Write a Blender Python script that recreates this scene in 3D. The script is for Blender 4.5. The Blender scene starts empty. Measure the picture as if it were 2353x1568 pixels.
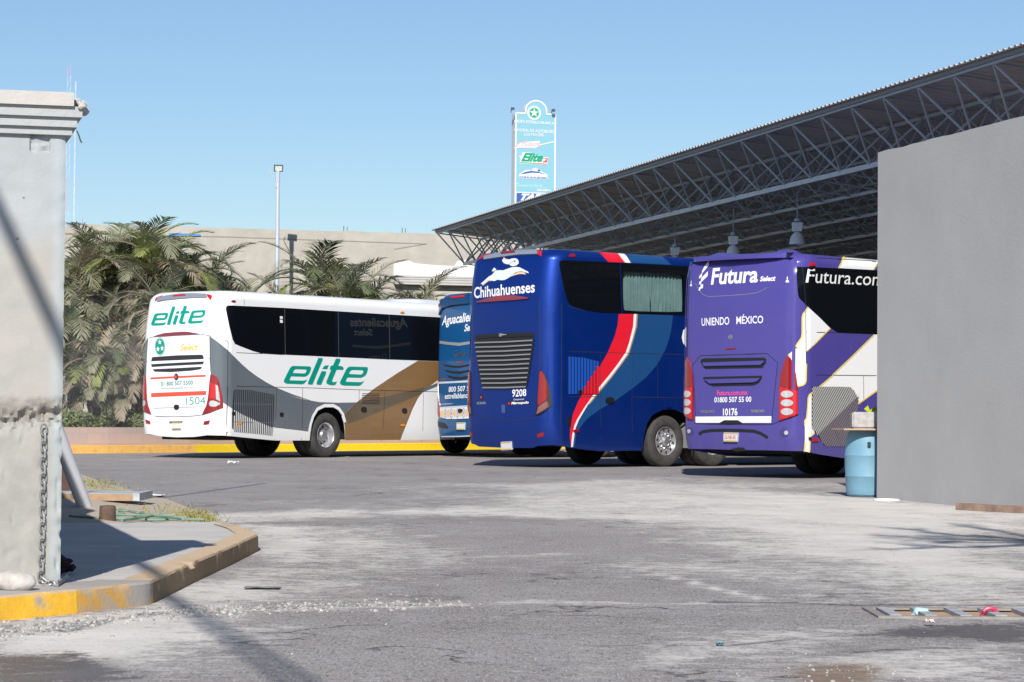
import bpy, math, random
import numpy as np
from mathutils import Vector, Matrix, noise
from mathutils.geometry import delaunay_2d_cdt
random.seed(7); RNG = np.random.default_rng(7)
PI = math.pi
SC = bpy.context.scene
COL = SC.collection

# ------------------------------------------------------------------ camera, sky, sun, exposure
F_W, F_H, F_F = 2353.0, 1568.0, 5556.0          # picture units used for surveying the photograph (85 mm lens)
CAM_H = 1.05
PITCH, ROLL = math.atan(164.8/F_F), 0.008
fwd = np.array([0, math.cos(PITCH), math.sin(PITCH)])
rt0 = np.array([1.0, 0, 0]); up0 = np.cross(rt0, fwd)
CR = rt0*math.cos(ROLL)+up0*math.sin(ROLL); CU = up0*math.cos(ROLL)-rt0*math.sin(ROLL)
CPOS = np.array([0, 0, CAM_H])
cam = bpy.data.objects.new('camera', bpy.data.cameras.new('camera')); COL.objects.link(cam)
cam.data.sensor_width = 36.0; cam.data.lens = 36.0*F_F/F_W
cam.data.clip_start = 0.1; cam.data.clip_end = 5000
M = Matrix(((CR[0], CU[0], -fwd[0], 0), (CR[1], CU[1], -fwd[1], 0), (CR[2], CU[2], -fwd[2], CAM_H), (0, 0, 0, 1)))
cam.matrix_world = M
SC.camera = cam

SUN_EL = math.radians(33.0)
SH = np.array([0.06, 1.0]); SH /= np.linalg.norm(SH)            # the way shadows fall on the ground
SUN = np.array([-SH[0]*math.cos(SUN_EL), -SH[1]*math.cos(SUN_EL), math.sin(SUN_EL)])
w = bpy.data.worlds.new("World"); SC.world = w; w.use_nodes = True
nt = w.node_tree
sky = nt.nodes.new('ShaderNodeTexSky'); sky.sky_type = 'NISHITA'; sky.sun_disc = False
sky.sun_elevation = SUN_EL; sky.sun_rotation = math.atan2(SUN[0], SUN[1])
sky.air_density = 1.0; sky.dust_density = 0.25; sky.ozone_density = 4.5; sky.altitude = 10
bg = nt.nodes['Background']; nt.links.new(sky.outputs[0], bg.inputs[0]); bg.inputs[1].default_value = 0.085
sd = bpy.data.lights.new('sun', 'SUN'); sd.energy = 4.6; sd.angle = math.radians(0.5); sd.color = (1.0, 0.965, 0.91)
so = bpy.data.objects.new('sun', sd); COL.objects.link(so)
so.rotation_mode = 'QUATERNION'; so.rotation_quaternion = Vector(SUN).to_track_quat('Z', 'Y')
so.location = (0, -40, 60)
vs = SC.view_settings
SC.display_settings.display_device = 'sRGB'
vs.view_transform = 'Standard'; vs.look = 'None'; vs.gamma = 1.0; vs.exposure = 0.30
SC.cycles.max_bounces = 6; SC.cycles.transparent_max_bounces = 12

# ------------------------------------------------------------------ surveying helpers
def ray(px, py):
    d = fwd*F_F + CR*(px-F_W/2) + CU*(F_H/2-py)
    return d
def G(px, py, z=0.0):
    d = ray(px, py); t = (z-CAM_H)/d[2]
    return CPOS+d*t
def D(px, py, Y):
    d = ray(px, py); return CPOS+d*(Y/d[1])
def proj(P):
    q = np.asarray(P, float)-CPOS
    c = q@fwd
    return np.stack([F_W/2+F_F*(q@CR)/c, F_H/2-F_F*(q@CU)/c], -1)
BETA = math.radians(14.9)                                        # the yard's own axes
E1 = np.array([math.cos(BETA), math.sin(BETA), 0]); E2 = np.array([-math.sin(BETA), math.cos(BETA), 0]); EZ = np.array([0, 0, 1.0])
K = 1.7408
def T(ox, oy, sc):
    return lambda pts: [((ox+x/sc)/K, (oy+y/sc)/K) for x, y in pts]
A3, A4, A5, A6, A7 = T(550,1100,2.09), T(1100,1100,1.96), T(1700,950,1.65), T(2150,950,1.5686), T(2700,950,1.4259)
Q1, Q2, Q3, Q4, Q5 = T(1120,1410,6.359), T(580,1170,4.9), T(580,1480,5.226), T(1880,1010,7.467), T(2720,1000,4.356)
Q6, Q7, Q8 = T(2700,1350,2.852), T(1740,1160,2.45), T(880,1500,4.057)
R2, R3, S7 = T(3180,950,2.851), T(3180,1480,2.903), T(1980,380,3.4833)

# ------------------------------------------------------------------ materials
def lin(c):
    c = c/255.0
    return c/12.92 if c <= 0.04045 else ((c+0.055)/1.055)**2.4
def rgb(r, g, b): return (lin(r), lin(g), lin(b), 1)
MATS = {}
def mat(name, col, rough=0.5, metal=0.0, coat=0.0, spec=0.5, noise_amt=0.0, noise_scale=5.0, bump=0.0, bump_scale=40.0, col2=None, detail=6.0, emit=None, dirt=None):
    if name in MATS: return MATS[name]
    m = bpy.data.materials.new(name); m.use_nodes = True; MATS[name] = m
    n = m.node_tree.nodes; l = m.node_tree.links
    p = n['Principled BSDF']
    c = col if len(col) == 4 else (*col, 1)
    p.inputs['Base Color'].default_value = c
    p.inputs['Roughness'].default_value = rough; p.inputs['Metallic'].default_value = metal
    p.inputs['Specular IOR Level'].default_value = spec
    p.inputs['Coat Weight'].default_value = coat; p.inputs['Coat Roughness'].default_value = 0.04
    tc = n.new('ShaderNodeTexCoord')
    if noise_amt > 0:
        t = n.new('ShaderNodeTexNoise'); t.inputs['Scale'].default_value = noise_scale; t.inputs['Detail'].default_value = detail
        t.inputs['Roughness'].default_value = 0.6
        l.new(tc.outputs['Object'], t.inputs['Vector'])
        mx = n.new('ShaderNodeMix'); mx.data_type = 'RGBA'
        r = n.new('ShaderNodeMapRange'); r.inputs[1].default_value = 0.35; r.inputs[2].default_value = 0.68
        l.new(t.outputs[0], r.inputs[0]); 
        ml = n.new('ShaderNodeMath'); ml.operation = 'MULTIPLY'; ml.inputs[1].default_value = noise_amt
        l.new(r.outputs[0], ml.inputs[0]); l.new(ml.outputs[0], mx.inputs[0])
        mx.inputs[6].default_value = c
        c2 = col2 if col2 is not None else tuple(x*0.5 for x in c[:3])
        mx.inputs[7].default_value = (*c2[:3], 1)
        l.new(mx.outputs[2], p.inputs['Base Color'])
        rr = n.new('ShaderNodeMapRange'); rr.inputs[3].default_value = max(0.02, rough-0.06); rr.inputs[4].default_value = min(1, rough+0.1)
        l.new(t.outputs[0], rr.inputs[0]); l.new(rr.outputs[0], p.inputs['Roughness'])
    if bump > 0:
        t2 = n.new('ShaderNodeTexNoise'); t2.inputs['Scale'].default_value = bump_scale; t2.inputs['Detail'].default_value = 5
        l.new(tc.outputs['Object'], t2.inputs['Vector'])
        b = n.new('ShaderNodeBump'); b.inputs['Strength'].default_value = bump; b.inputs['Distance'].default_value = 0.02
        l.new(t2.outputs[0], b.inputs['Height']); l.new(b.outputs[0], p.inputs['Normal'])
    if emit: p.inputs['Emission Color'].default_value = emit; p.inputs['Emission Strength'].default_value = 1.0
    return m
def paint(name, col, rough=0.28, dust=0.10, metal=0.0):
    """Vehicle paint: clear coat, faint road dust that thickens towards the sill."""
    m = mat(name, col, rough=rough, metal=metal, coat=0.35, spec=.3, noise_amt=dust*.45, noise_scale=1.6, col2=(0.36, 0.33, 0.29))
    n = m.node_tree.nodes; l = m.node_tree.links; p = n['Principled BSDF']
    g = n.new('ShaderNodeNewGeometry'); sx = n.new('ShaderNodeSeparateXYZ'); l.new(g.outputs['Position'], sx.inputs[0])
    r = n.new('ShaderNodeMapRange'); r.inputs[1].default_value = 1.5; r.inputs[2].default_value = 0.3; r.inputs[3].default_value = 0; r.inputs[4].default_value = 1.6*dust
    l.new(sx.outputs[2], r.inputs[0])
    t = n.new('ShaderNodeTexNoise'); t.inputs['Scale'].default_value = 6; t.inputs['Detail'].default_value = 8
    tc = n.new('ShaderNodeTexCoord'); l.new(tc.outputs['Object'], t.inputs['Vector'])
    mu = n.new('ShaderNodeMath'); mu.operation = 'MULTIPLY'; l.new(r.outputs[0], mu.inputs[0]); l.new(t.outputs[0], mu.inputs[1])
    src = p.inputs['Base Color'].links[0].from_socket
    mx = n.new('ShaderNodeMix'); mx.data_type = 'RGBA'; l.new(mu.outputs[0], mx.inputs[0]); l.new(src, mx.inputs[6]); mx.inputs[7].default_value = (0.33, 0.30, 0.26, 1)
    l.new(mx.outputs[2], p.inputs['Base Color'])
    return m

# ------------------------------------------------------------------ mesh builder
class MB:
    def __init__(self):
        self.v = []; self.f = []; self.m = []; self.n = []; self.sm = []
    def add(self, verts, faces, mi=0, normals=None, smooth=False):
        o = len(self.v)
        self.v.extend([tuple(map(float, p)) for p in verts])
        self.f.extend([tuple(int(i)+o for i in f) for f in faces])
        self.m.extend([mi]*len(faces)); self.sm.extend([smooth]*len(faces))
        if normals is not None: self.n.extend([tuple(map(float, x)) for x in normals])
        else: self.n.extend([(0, 0, 0)]*len(verts))
        return self
    def box(self, c, ax, half, mi=0):
        c = np.asarray(c, float); a = [np.asarray(x, float) for x in ax]
        vs = [c+a[0]*half[0]*sx+a[1]*half[1]*sy+a[2]*half[2]*sz for sx in (-1, 1) for sy in (-1, 1) for sz in (-1, 1)]
        fs = [(0, 1, 3, 2), (4, 6, 7, 5), (0, 4, 5, 1), (2, 3, 7, 6), (0, 2, 6, 4), (1, 5, 7, 3)]
        if np.dot(np.cross(a[0], a[1]), a[2]) < 0: fs = [f[::-1] for f in fs]
        return self.add(vs, fs, mi)
    def abox(self, x0, x1, y0, y1, z0, z1, mi=0):
        return self.box(((x0+x1)/2, (y0+y1)/2, (z0+z1)/2), np.eye(3), ((x1-x0)/2, (y1-y0)/2, (z1-z0)/2), mi)
    def tube(self, pts, r, n=8, mi=0, cap=True, smooth=True):
        pts = [np.asarray(p, float) for p in pts]; rs = r if hasattr(r, '__len__') else [r]*len(pts)
        vs = []; fs = []
        for i, p in enumerate(pts):
            t = pts[min(i+1, len(pts)-1)]-pts[max(i-1, 0)]; t = t/(np.linalg.norm(t)+1e-9)
            h = np.array([0, 0, 1.0]) if abs(t[2]) < 0.9 else np.array([1.0, 0, 0])
            a = np.cross(t, h); a /= np.linalg.norm(a); b = np.cross(t, a)
            for k in range(n):
                th = 2*PI*k/n; vs.append(p+(a*math.cos(th)+b*math.sin(th))*rs[i])
        for i in range(len(pts)-1):
            for k in range(n):
                fs.append((i*n+k, i*n+(k+1) % n, (i+1)*n+(k+1) % n, (i+1)*n+k))
        self.add(vs, fs, mi, smooth=smooth)
        if cap:
            o = len(self.v)-len(vs)
            self.f.append(tuple(o+k for k in range(n))[::-1]); self.f.append(tuple(o+(len(pts)-1)*n+k for k in range(n)))
            self.m += [mi, mi]; self.sm += [False, False]
        return self
    def lathe(self, prof, c, axis, n=32, mi=0, smooth=True):
        """prof: (radius, offset along axis) pairs"""
        axis = np.asarray(axis, float)/np.linalg.norm(axis); c = np.asarray(c, float)
        h = np.array([0, 0, 1.0]) if abs(axis[2]) < 0.9 else np.array([1.0, 0, 0])
        a = np.cross(axis, h); a /= np.linalg.norm(a); b = np.cross(axis, a)
        vs = []; fs = []
        for r, x in prof:
            for k in range(n):
                th = 2*PI*k/n; vs.append(c+axis*x+(a*math.cos(th)+b*math.sin(th))*r)
        for i in range(len(prof)-1):
            for k in range(n):
                fs.append((i*n+k, (i+1)*n+k, (i+1)*n+(k+1) % n, i*n+(k+1) % n))
        return self.add(vs, fs, mi, smooth=smooth)
    def build(self, name, mats, parent=None, origin=None, angle=35, custom=False):
        me = bpy.data.meshes.new(name)
        o0 = np.zeros(3)
        if parent is not None:
            p = parent
            while p is not None: o0 = o0+np.array(p.location); p = p.parent
        if origin is not None: o0 = np.asarray(origin, float)
        v = np.array(self.v)-o0
        me.from_pydata(v.tolist(), [], self.f)
        for m in (mats if isinstance(mats, (list, tuple)) else [mats]): me.materials.append(m)
        me.polygons.foreach_set('material_index', self.m)
        if custom:
            me.polygons.foreach_set('use_smooth', [True]*len(self.f))
            me.normals_split_custom_set_from_vertices(self.n)
        else:
            me.polygons.foreach_set('use_smooth', self.sm)
            if any(self.sm): me.set_sharp_from_angle(angle=math.radians(angle))
        me.update()
        ob = bpy.data.objects.new(name, me); COL.objects.link(ob)
        if parent is not None: ob.parent = parent
        elif origin is not None: ob.location = tuple(o0)
        return ob
def tag(o, label=None, cat=None, group=None, kind=None):
    if label: o['label'] = label
    if cat: o['category'] = cat
    if group: o['group'] = group
    if kind: o['kind'] = kind
    return o
def thing(name, loc, label, cat, group=None):
    o = bpy.data.objects.new(name, None); o.location = tuple(loc); o.empty_display_size = 0.3; COL.objects.link(o)
    return tag(o, label, cat, group)
def copy_tree(o, parent=None):
    c = o.copy(); COL.objects.link(c)
    if parent is not None: c.parent = parent
    for ch in list(o.children): copy_tree(ch, c)
    return c

# ------------------------------------------------------------------ 2-D regions, text
def inside(pts, loops):
    """even-odd test of pts (N,2) against several loops"""
    pts = np.asarray(pts); r = np.zeros(len(pts), bool)
    for lp in loops:
        a = np.asarray(lp); b = np.roll(a, -1, 0)
        for (x0, y0), (x1, y1) in zip(a, b):
            if y0 == y1: continue
            c = ((y0 > pts[:, 1]) != (y1 > pts[:, 1])) & (pts[:, 0] < (x1-x0)*(pts[:, 1]-y0)/(y1-y0)+x0)
            r ^= c
    return r
def cdt(loops, extra=(), eps=1e-5):
    vs = []; ed = []
    for lp in loops:
        o = len(vs); n = len(lp)
        vs += [Vector((float(x), float(y))) for x, y in lp]
        ed += [(o+i, o+(i+1) % n) for i in range(n)]
    vs += [Vector((float(x), float(y))) for x, y in extra]
    V, E, Fc, *_ = delaunay_2d_cdt(vs, ed, [], 0, eps)
    return np.array([(v.x, v.y) for v in V]), [tuple(f) for f in Fc]
def smooth_loop(pts, it=2, closed=True):
    p = np.asarray(pts, float)
    for _ in range(it):
        if closed:
            q = np.roll(p, -1, 0); p = np.stack([0.75*p+0.25*q, 0.25*p+0.75*q], 1).reshape(-1, 2)
        else:
            q = p[1:]; a = p[:-1]; m = np.stack([0.75*a+0.25*q, 0.25*a+0.75*q], 1).reshape(-1, 2)
            p = np.vstack([p[:1], m, p[-1:]])
    return p
_TX = {}
def text_geo(s, bold=0.0, shear=0.0):
    key = (s, bold, shear)
    if key in _TX: return _TX[key]
    c = bpy.data.curves.new('t', 'FONT'); c.body = s; c.offset = bold; c.shear = shear; c.resolution_u = 3
    o = bpy.data.objects.new('t', c); COL.objects.link(o)
    bpy.context.view_layer.update()
    dg = bpy.context.evaluated_depsgraph_get()
    me = bpy.data.meshes.new_from_object(o.evaluated_get(dg))
    v = np.array([p.co[:2] for p in me.vertices]); f = [tuple(p.vertices) for p in me.polygons]
    bpy.data.objects.remove(o); bpy.data.curves.remove(c); bpy.data.meshes.remove(me)
    v = (v-v.min(0))/(v.max(0)-v.min(0))
    _TX[key] = (v, f); return _TX[key]
def star(cx, cy, rx, ry, n=5, inner=0.42, rot=0):
    out = []
    for k in range(2*n):
        r = 1 if k % 2 == 0 else inner; t = -PI/2+PI*k/n+rot
        out.append((cx+rx*r*math.cos(t), cy+ry*r*math.sin(t)))
    return out
def ell(cx, cy, rx, ry, n=28): return [(cx+rx*math.cos(2*PI*k/n), cy+ry*math.sin(2*PI*k/n)) for k in range(n)]
def rect(x0, y0, x1, y1): return [(x0, y0), (x1, y0), (x1, y1), (x0, y1)]

class Surf:
    """A surface with two coordinates (s, z) that marks, panes and lamps are laid on."""
    def nrm(self, s, z, e=2e-3):
        a = self.P0(s+e, z)-self.P0(s-e, z); b = self.P0(s, z+e)-self.P0(s, z-e)
        n = np.cross(a, b); return n/(np.linalg.norm(n, axis=1, keepdims=True)+1e-12)
    def P(self, sz, off=0.0):
        sz = np.asarray(sz, float).reshape(-1, 2); s, z = sz[:, 0], sz[:, 1]
        n = self.nrm(s, z); return self.P0(s, z)+n*off, n
    def inv(self, pts):
        pts = np.asarray(pts, float)
        if not hasattr(self, '_g'):
            s0, s1, z0, z1 = self.rng
            S, Z = np.meshgrid(np.arange(s0, s1, 0.07), np.arange(z0, z1, 0.07)); S = S.ravel(); Z = Z.ravel()
            p = self.P0(S, Z); n = self.nrm(S, Z); ok = ((p-CPOS)*n).sum(1) < 0
            self._g = (S[ok], Z[ok], proj(p[ok]))
        S, Z, pp = self._g
        d = ((pts[:, None, :]-pp[None])**2).sum(2); k = d.argmin(1); s = S[k].copy(); z = Z[k].copy()
        s0 = s.copy(); z0 = z.copy(); e = 1e-3
        for _ in range(8):
            f = proj(self.P0(s, z))-pts
            fs = (proj(self.P0(s+e, z))-pts-f)/e; fz = (proj(self.P0(s, z+e))-pts-f)/e
            det = fs[:, 0]*fz[:, 1]-fs[:, 1]*fz[:, 0]; det = np.where(abs(det) < 1e-3, 1e-3, det)
            ds = (f[:, 0]*fz[:, 1]-f[:, 1]*fz[:, 0])/det; dz = (fs[:, 0]*f[:, 1]-fs[:, 1]*f[:, 0])/det
            s = np.clip(s-np.clip(ds, -.15, .15), s0-.3, s0+.3); z = np.clip(z-np.clip(dz, -.15, .15), z0-.3, z0+.3)
        z = np.clip(z, self.rng[2], self.rng[3])
        return np.stack([s, z], 1)
    def dense(self, loop):
        loop = np.asarray(loop, float); out = []
        for a, b in zip(loop, np.roll(loop, -1, 0)):
            cv = getattr(self, 'a', None) is not None and min(abs(a[0]), abs(b[0])) < self.a+self.q+.3
            n = max(1, int(math.ceil(np.linalg.norm(b-a)/(.06 if cv else .4))))
            out += [a+(b-a)*k/n for k in range(n)]
        return np.array(out)
    def flat(self, mb, loops, mi=0, off=0.003, grid=0.12):
        loops = [self.dense(l) for l in loops]
        if getattr(self, 'a', None) is not None and min(abs(l[:, 0]).min() for l in loops) < self.a+self.q+.2: grid = min(grid, .07)
        al = np.vstack(loops); lo = al.min(0); hi = al.max(0)
        gx, gy = np.meshgrid(np.arange(lo[0]+grid/2, hi[0], grid), np.arange(lo[1]+grid/2, hi[1], grid))
        g = np.stack([gx.ravel(), gy.ravel()], 1)
        g = g[inside(g, loops)] if len(g) else g
        V, Fc = cdt(loops, g)
        if not Fc: return
        c = np.array([V[list(f)].mean(0) for f in Fc]); k = inside(c, loops)
        p, n = self.P(V, off); mb.add(p, [f for f, q in zip(Fc, k) if q], mi, n, True)
    def plate(self, mb, loop, mi=0, off=0.02, base=-0.01, grid=0.12, smi=None):
        """a raised panel with side walls"""
        loop = np.asarray(loop)
        a = loop; area = 0.5*np.sum(a[:, 0]*np.roll(a[:, 1], -1)-np.roll(a[:, 0], -1)*a[:, 1])
        if area < 0: loop = loop[::-1]
        loop = self.dense(loop); self.flat(mb, [loop], mi, off, grid)
        t, n = self.P(loop, off); b, _ = self.P(loop, base); N = len(loop)
        for i in range(N):
            j = (i+1) % N; q = [b[i], b[j], t[j], t[i]]; nn = np.cross(b[j]-b[i], t[i]-b[i]); L = np.linalg.norm(nn)
            if L < 1e-12: continue
            mb.add(q, [(0, 1, 2, 3)], mi if smi is None else smi, [nn/L]*4, True)
    def strip(self, mb, line, w, mi=0, off=0.003, step=0.25):
        line = np.asarray(line, float); pts = [line[0]]
        for a, b in zip(line[:-1], line[1:]):
            n = max(1, int(np.linalg.norm(b-a)/step))
            pts += [a+(b-a)*k/n for k in range(1, n+1)]
        pts = np.array(pts); t = np.gradient(pts, axis=0); t /= np.linalg.norm(t, axis=1, keepdims=True)+1e-9
        q = np.stack([-t[:, 1], t[:, 0]], 1)*w/2
        A, na = self.P(pts+q, off); B, nb = self.P(pts-q, off); N = len(pts)
        mb.add(np.vstack([A, B]), [(i, N+i, N+i+1, i+1) for i in range(N-1)], mi, np.vstack([na, nb]), True)
    def text(self, mb, s, quad, mi=0, off=0.004, bold=0.0, shear=0.0):
        """quad: bottom-left, bottom-right, top-right, top-left in (s, z)"""
        v, f = text_geo(s, bold, shear); q = np.asarray(quad)
        x = v[:, :1]; y = v[:, 1:]
        sz = q[0]*(1-x)*(1-y)+q[1]*x*(1-y)+q[2]*x*y+q[3]*(1-x)*y
        p, n = self.P(sz, off); mb.add(p, f, mi, n, True)
class Plane(Surf):
    def __init__(self, o, es, ez=EZ, rng=(-5, 5, -5, 5)):
        self.o = np.asarray(o, float); self.es = np.asarray(es, float); self.ez = np.asarray(ez, float); self.rng = rng
    def P0(self, s, z): return self.o+np.outer(s, self.es)+np.outer(z, self.ez)
# ================================================================== GROUND
def seg_dist(P, line):
    line = np.asarray(line)[:, :2]; d = np.full(len(P), 1e9)
    for a, b in zip(line[:-1], line[1:]):
        ab = b-a; t = np.clip(((P-a)@ab)/(ab@ab+1e-9), 0, 1); d = np.minimum(d, np.linalg.norm(P-(a+t[:, None]*ab), axis=1))
    return d
def axis_pts(spans):
    out = [spans[0][0]]
    for a, b, st in spans:
        n = max(1, int(round((b-a)/st))); out += list(np.linspace(a, b, n+1)[1:])
    return np.array(out)
DR = (1.96, 3.35, 12.62, 13.12)                                  # drain opening: x0, x1, y0, y1
gx = axis_pts([(-60, -14, 2), (-14, -4, .25), (-4, DR[0], .09), (DR[0], DR[1], .0973), (DR[1], 5.5, .1), (5.5, 14, .25), (14, 60, 2)])
gy = axis_pts([(2, 7, .25), (7, DR[2], .09), (DR[2], DR[3], .1), (DR[3], 24, .09), (24, 46, .2), (46, 90, .5), (90, 140, 5)])
X, Y = np.meshgrid(gx, gy); P2 = np.stack([X.ravel(), Y.ravel()], 1)
def W(pts, z=0.0): return np.array([G(x, y, z)[:2] for x, y in pts])
def soft(d, w): return np.clip(1-d/w, 0, 1)**1.0
wob = np.array([noise.noise((x*0.9, y*0.45, 0)) for x, y in P2])
wob2 = np.array([noise.noise((x*3.1, y*1.6, 4)) for x, y in P2])
def area(poly, feather):
    L = W(poly); i = inside(P2, [L]); d = seg_dist(P2, np.vstack([L, L[:1]]))
    sd_ = np.where(i, d, -d)+wob*feather*0.9+wob2*feather*0.45
    return np.clip(sd_/feather*0.5+0.5, 0, 1)
def line(poly, width, feather=1.0, wb=1.0):
    d = seg_dist(P2, W(poly))+(wob*width*0.5+wob2*width*0.35)*wb
    return np.clip((width-d)/(width*feather), 0, 1)
dust = np.zeros(len(P2)); wet = np.zeros(len(P2)); grav = np.zeros(len(P2)); tan = np.zeros(len(P2))
def mx(a, b): np.maximum(a, b, out=a)
mx(dust, .95*area([(1500,1120),(2010,1143),(2400,1166),(2400,1392),(2150,1378),(1960,1335),(1880,1285),(1720,1245),(1560,1200),(1400,1170)], 1.6))
mx(dust, .55*area([(1560,1255),(1700,1240),(2000,1290),(2200,1385),(1800,1382),(1640,1335)], 1.5))
mx(dust, .85*area([(594,1280),(520,1205),(760,1210),(800,1240),(760,1290),(640,1345),(560,1378),(360,1397)], .6))
mx(dust, .9*area([(-40,1420),(350,1400),(480,1420),(450,1470),(330,1500),(200,1515),(-40,1500)], .45))
mx(dust, .95*line([(460,1190),(600,1184),(800,1178),(1150,1178),(1600,1192)], 1.5))
mx(dust, .62*area([(1000,1112),(1500,1100),(2010,1120),(2010,1180),(1600,1190),(1000,1182)], 2.2)); mx(dust, .75*line([(350,1404),(560,1400),(900,1392),(1050,1389)], .30)); mx(dust, .5*line([(1000,1390),(1250,1384),(1500,1388),(1900,1386)], .22)); mx(dust, .6*area([(594,1280),(540,1210),(900,1205),(1000,1250),(860,1330),(640,1385)], 1.0)); mx(dust, .5*area([(-40,1440),(420,1430),(700,1440),(520,1520),(330,1570),(-40,1580)], .4)); mx(dust, .45*area([(1650,1440),(2060,1440),(2000,1480),(1600,1530),(1300,1560),(1200,1580),(1500,1480)], .3))
mx(dust, .7*line([(1100,1178),(1650,1150),(2010,1150)], 1.6))
mx(dust, .4*line([(700,1300),(1000,1285),(1300,1272)], .3)); mx(dust, .35*line([(640,1245),(1000,1230)], .4))
mx(dust, .55*area([(1780,1505),(2000,1485),(2400,1478),(2400,1580),(1650,1580)], .35))
mx(dust, .35*area([(1176,1100),(2000,1100),(2000,1140),(1176,1130)], 2.5))
mx(dust, .28*area([(900,1530),(1700,1480),(1700,1580),(800,1580)], .5))
mx(grav, .95*line([(120,1450),(350,1410),(560,1400),(800,1392),(1000,1390)], .19)); mx(grav, .5*line([(1000,1390),(1300,1386),(1750,1385)], .10))
mx(grav, .55*line([(600,1180),(1150,1178),(1400,1190)], .5))
mx(dust, .7*line([(1420,1298),(1560,1330),(1650,1355),(1760,1378)], .10, 1.0, .3))
mx(wet, .72*area([(-30,1508),(100,1506),(190,1512),(290,1535),(300,1562),(150,1575),(-30,1580)], .12))
mx(wet, .8*line([(190,1500),(250,1525),(270,1545),(330,1560)], .05))
mx(wet, .75*line([(1650,1384),(1800,1386),(1960,1391),(2400,1391)], .11))
mx(wet, .80*area([(2080,1442),(2400,1430),(2400,1482),(2200,1470),(2000,1460)], .13))
mx(wet, .7*line([(800,1572),(1176,1536),(1500,1505),(1760,1475),(2100,1450)], .022, .8))
mx(wet, .6*line([(1930,1500),(2150,1488),(2400,1500)], .10)); mx(wet, .5*line([(1850,1440),(1990,1450)], .05))
mx(wet, .5*line([(1555,1498),(1570,1520),(1640,1545)], .03)); mx(wet, .45*line([(1240,1536),(1290,1548)], .05))
mx(tan, .78*area([(1790,1535),(1900,1520),(2010,1528),(2060,1550),(2000,1580),(1780,1580)], .16))
mx(tan, .6*area([(-30,1504),(120,1502),(230,1520),(200,1545),(-30,1550)], .2)); mx(tan, .55*area([(40,1512),(150,1506),(220,1515),(150,1528),(40,1525)], .1))
mx(tan, .55*line([(2150,1380),(2400,1376)], .16)); mx(tan, .4*line([(560,1190),(760,1192)], .7))
tracks = np.clip(np.sin(P2[:, 1]*2.2+wob*4+P2[:, 0]*.3)*.5+.1, 0, 1)*.3
relief = 0.0*wob
for nm_,a_ in (('dust',dust),('grav',grav),('wet',wet)): print(nm_, a_.mean(), (a_>.3).sum(), len(a_), P2[a_>.3].min(0) if (a_>.3).any() else 0, P2[a_>.3].max(0) if (a_>.3).any() else 0)
quads = []; nx = len(gx)
for j in range(len(gy)-1):
    for i in range(nx-1):
        if gx[i] >= DR[0]-1e-4 and gx[i+1] <= DR[1]+1e-4 and gy[j] >= DR[2]-1e-4 and gy[j+1] <= DR[3]+1e-4: continue
        a = j*nx+i; quads.append((a, a+1, a+nx+1, a+nx))
me = bpy.data.meshes.new('ground'); me.from_pydata(np.column_stack([P2, relief]).tolist(), [], quads)
for nm, arr in (('dust', dust), ('wet', wet), ('grav', grav), ('tan', tan)):
    at = me.attributes.new(nm, 'FLOAT', 'POINT'); at.data.foreach_set('value', arr.astype(np.float32))

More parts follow.
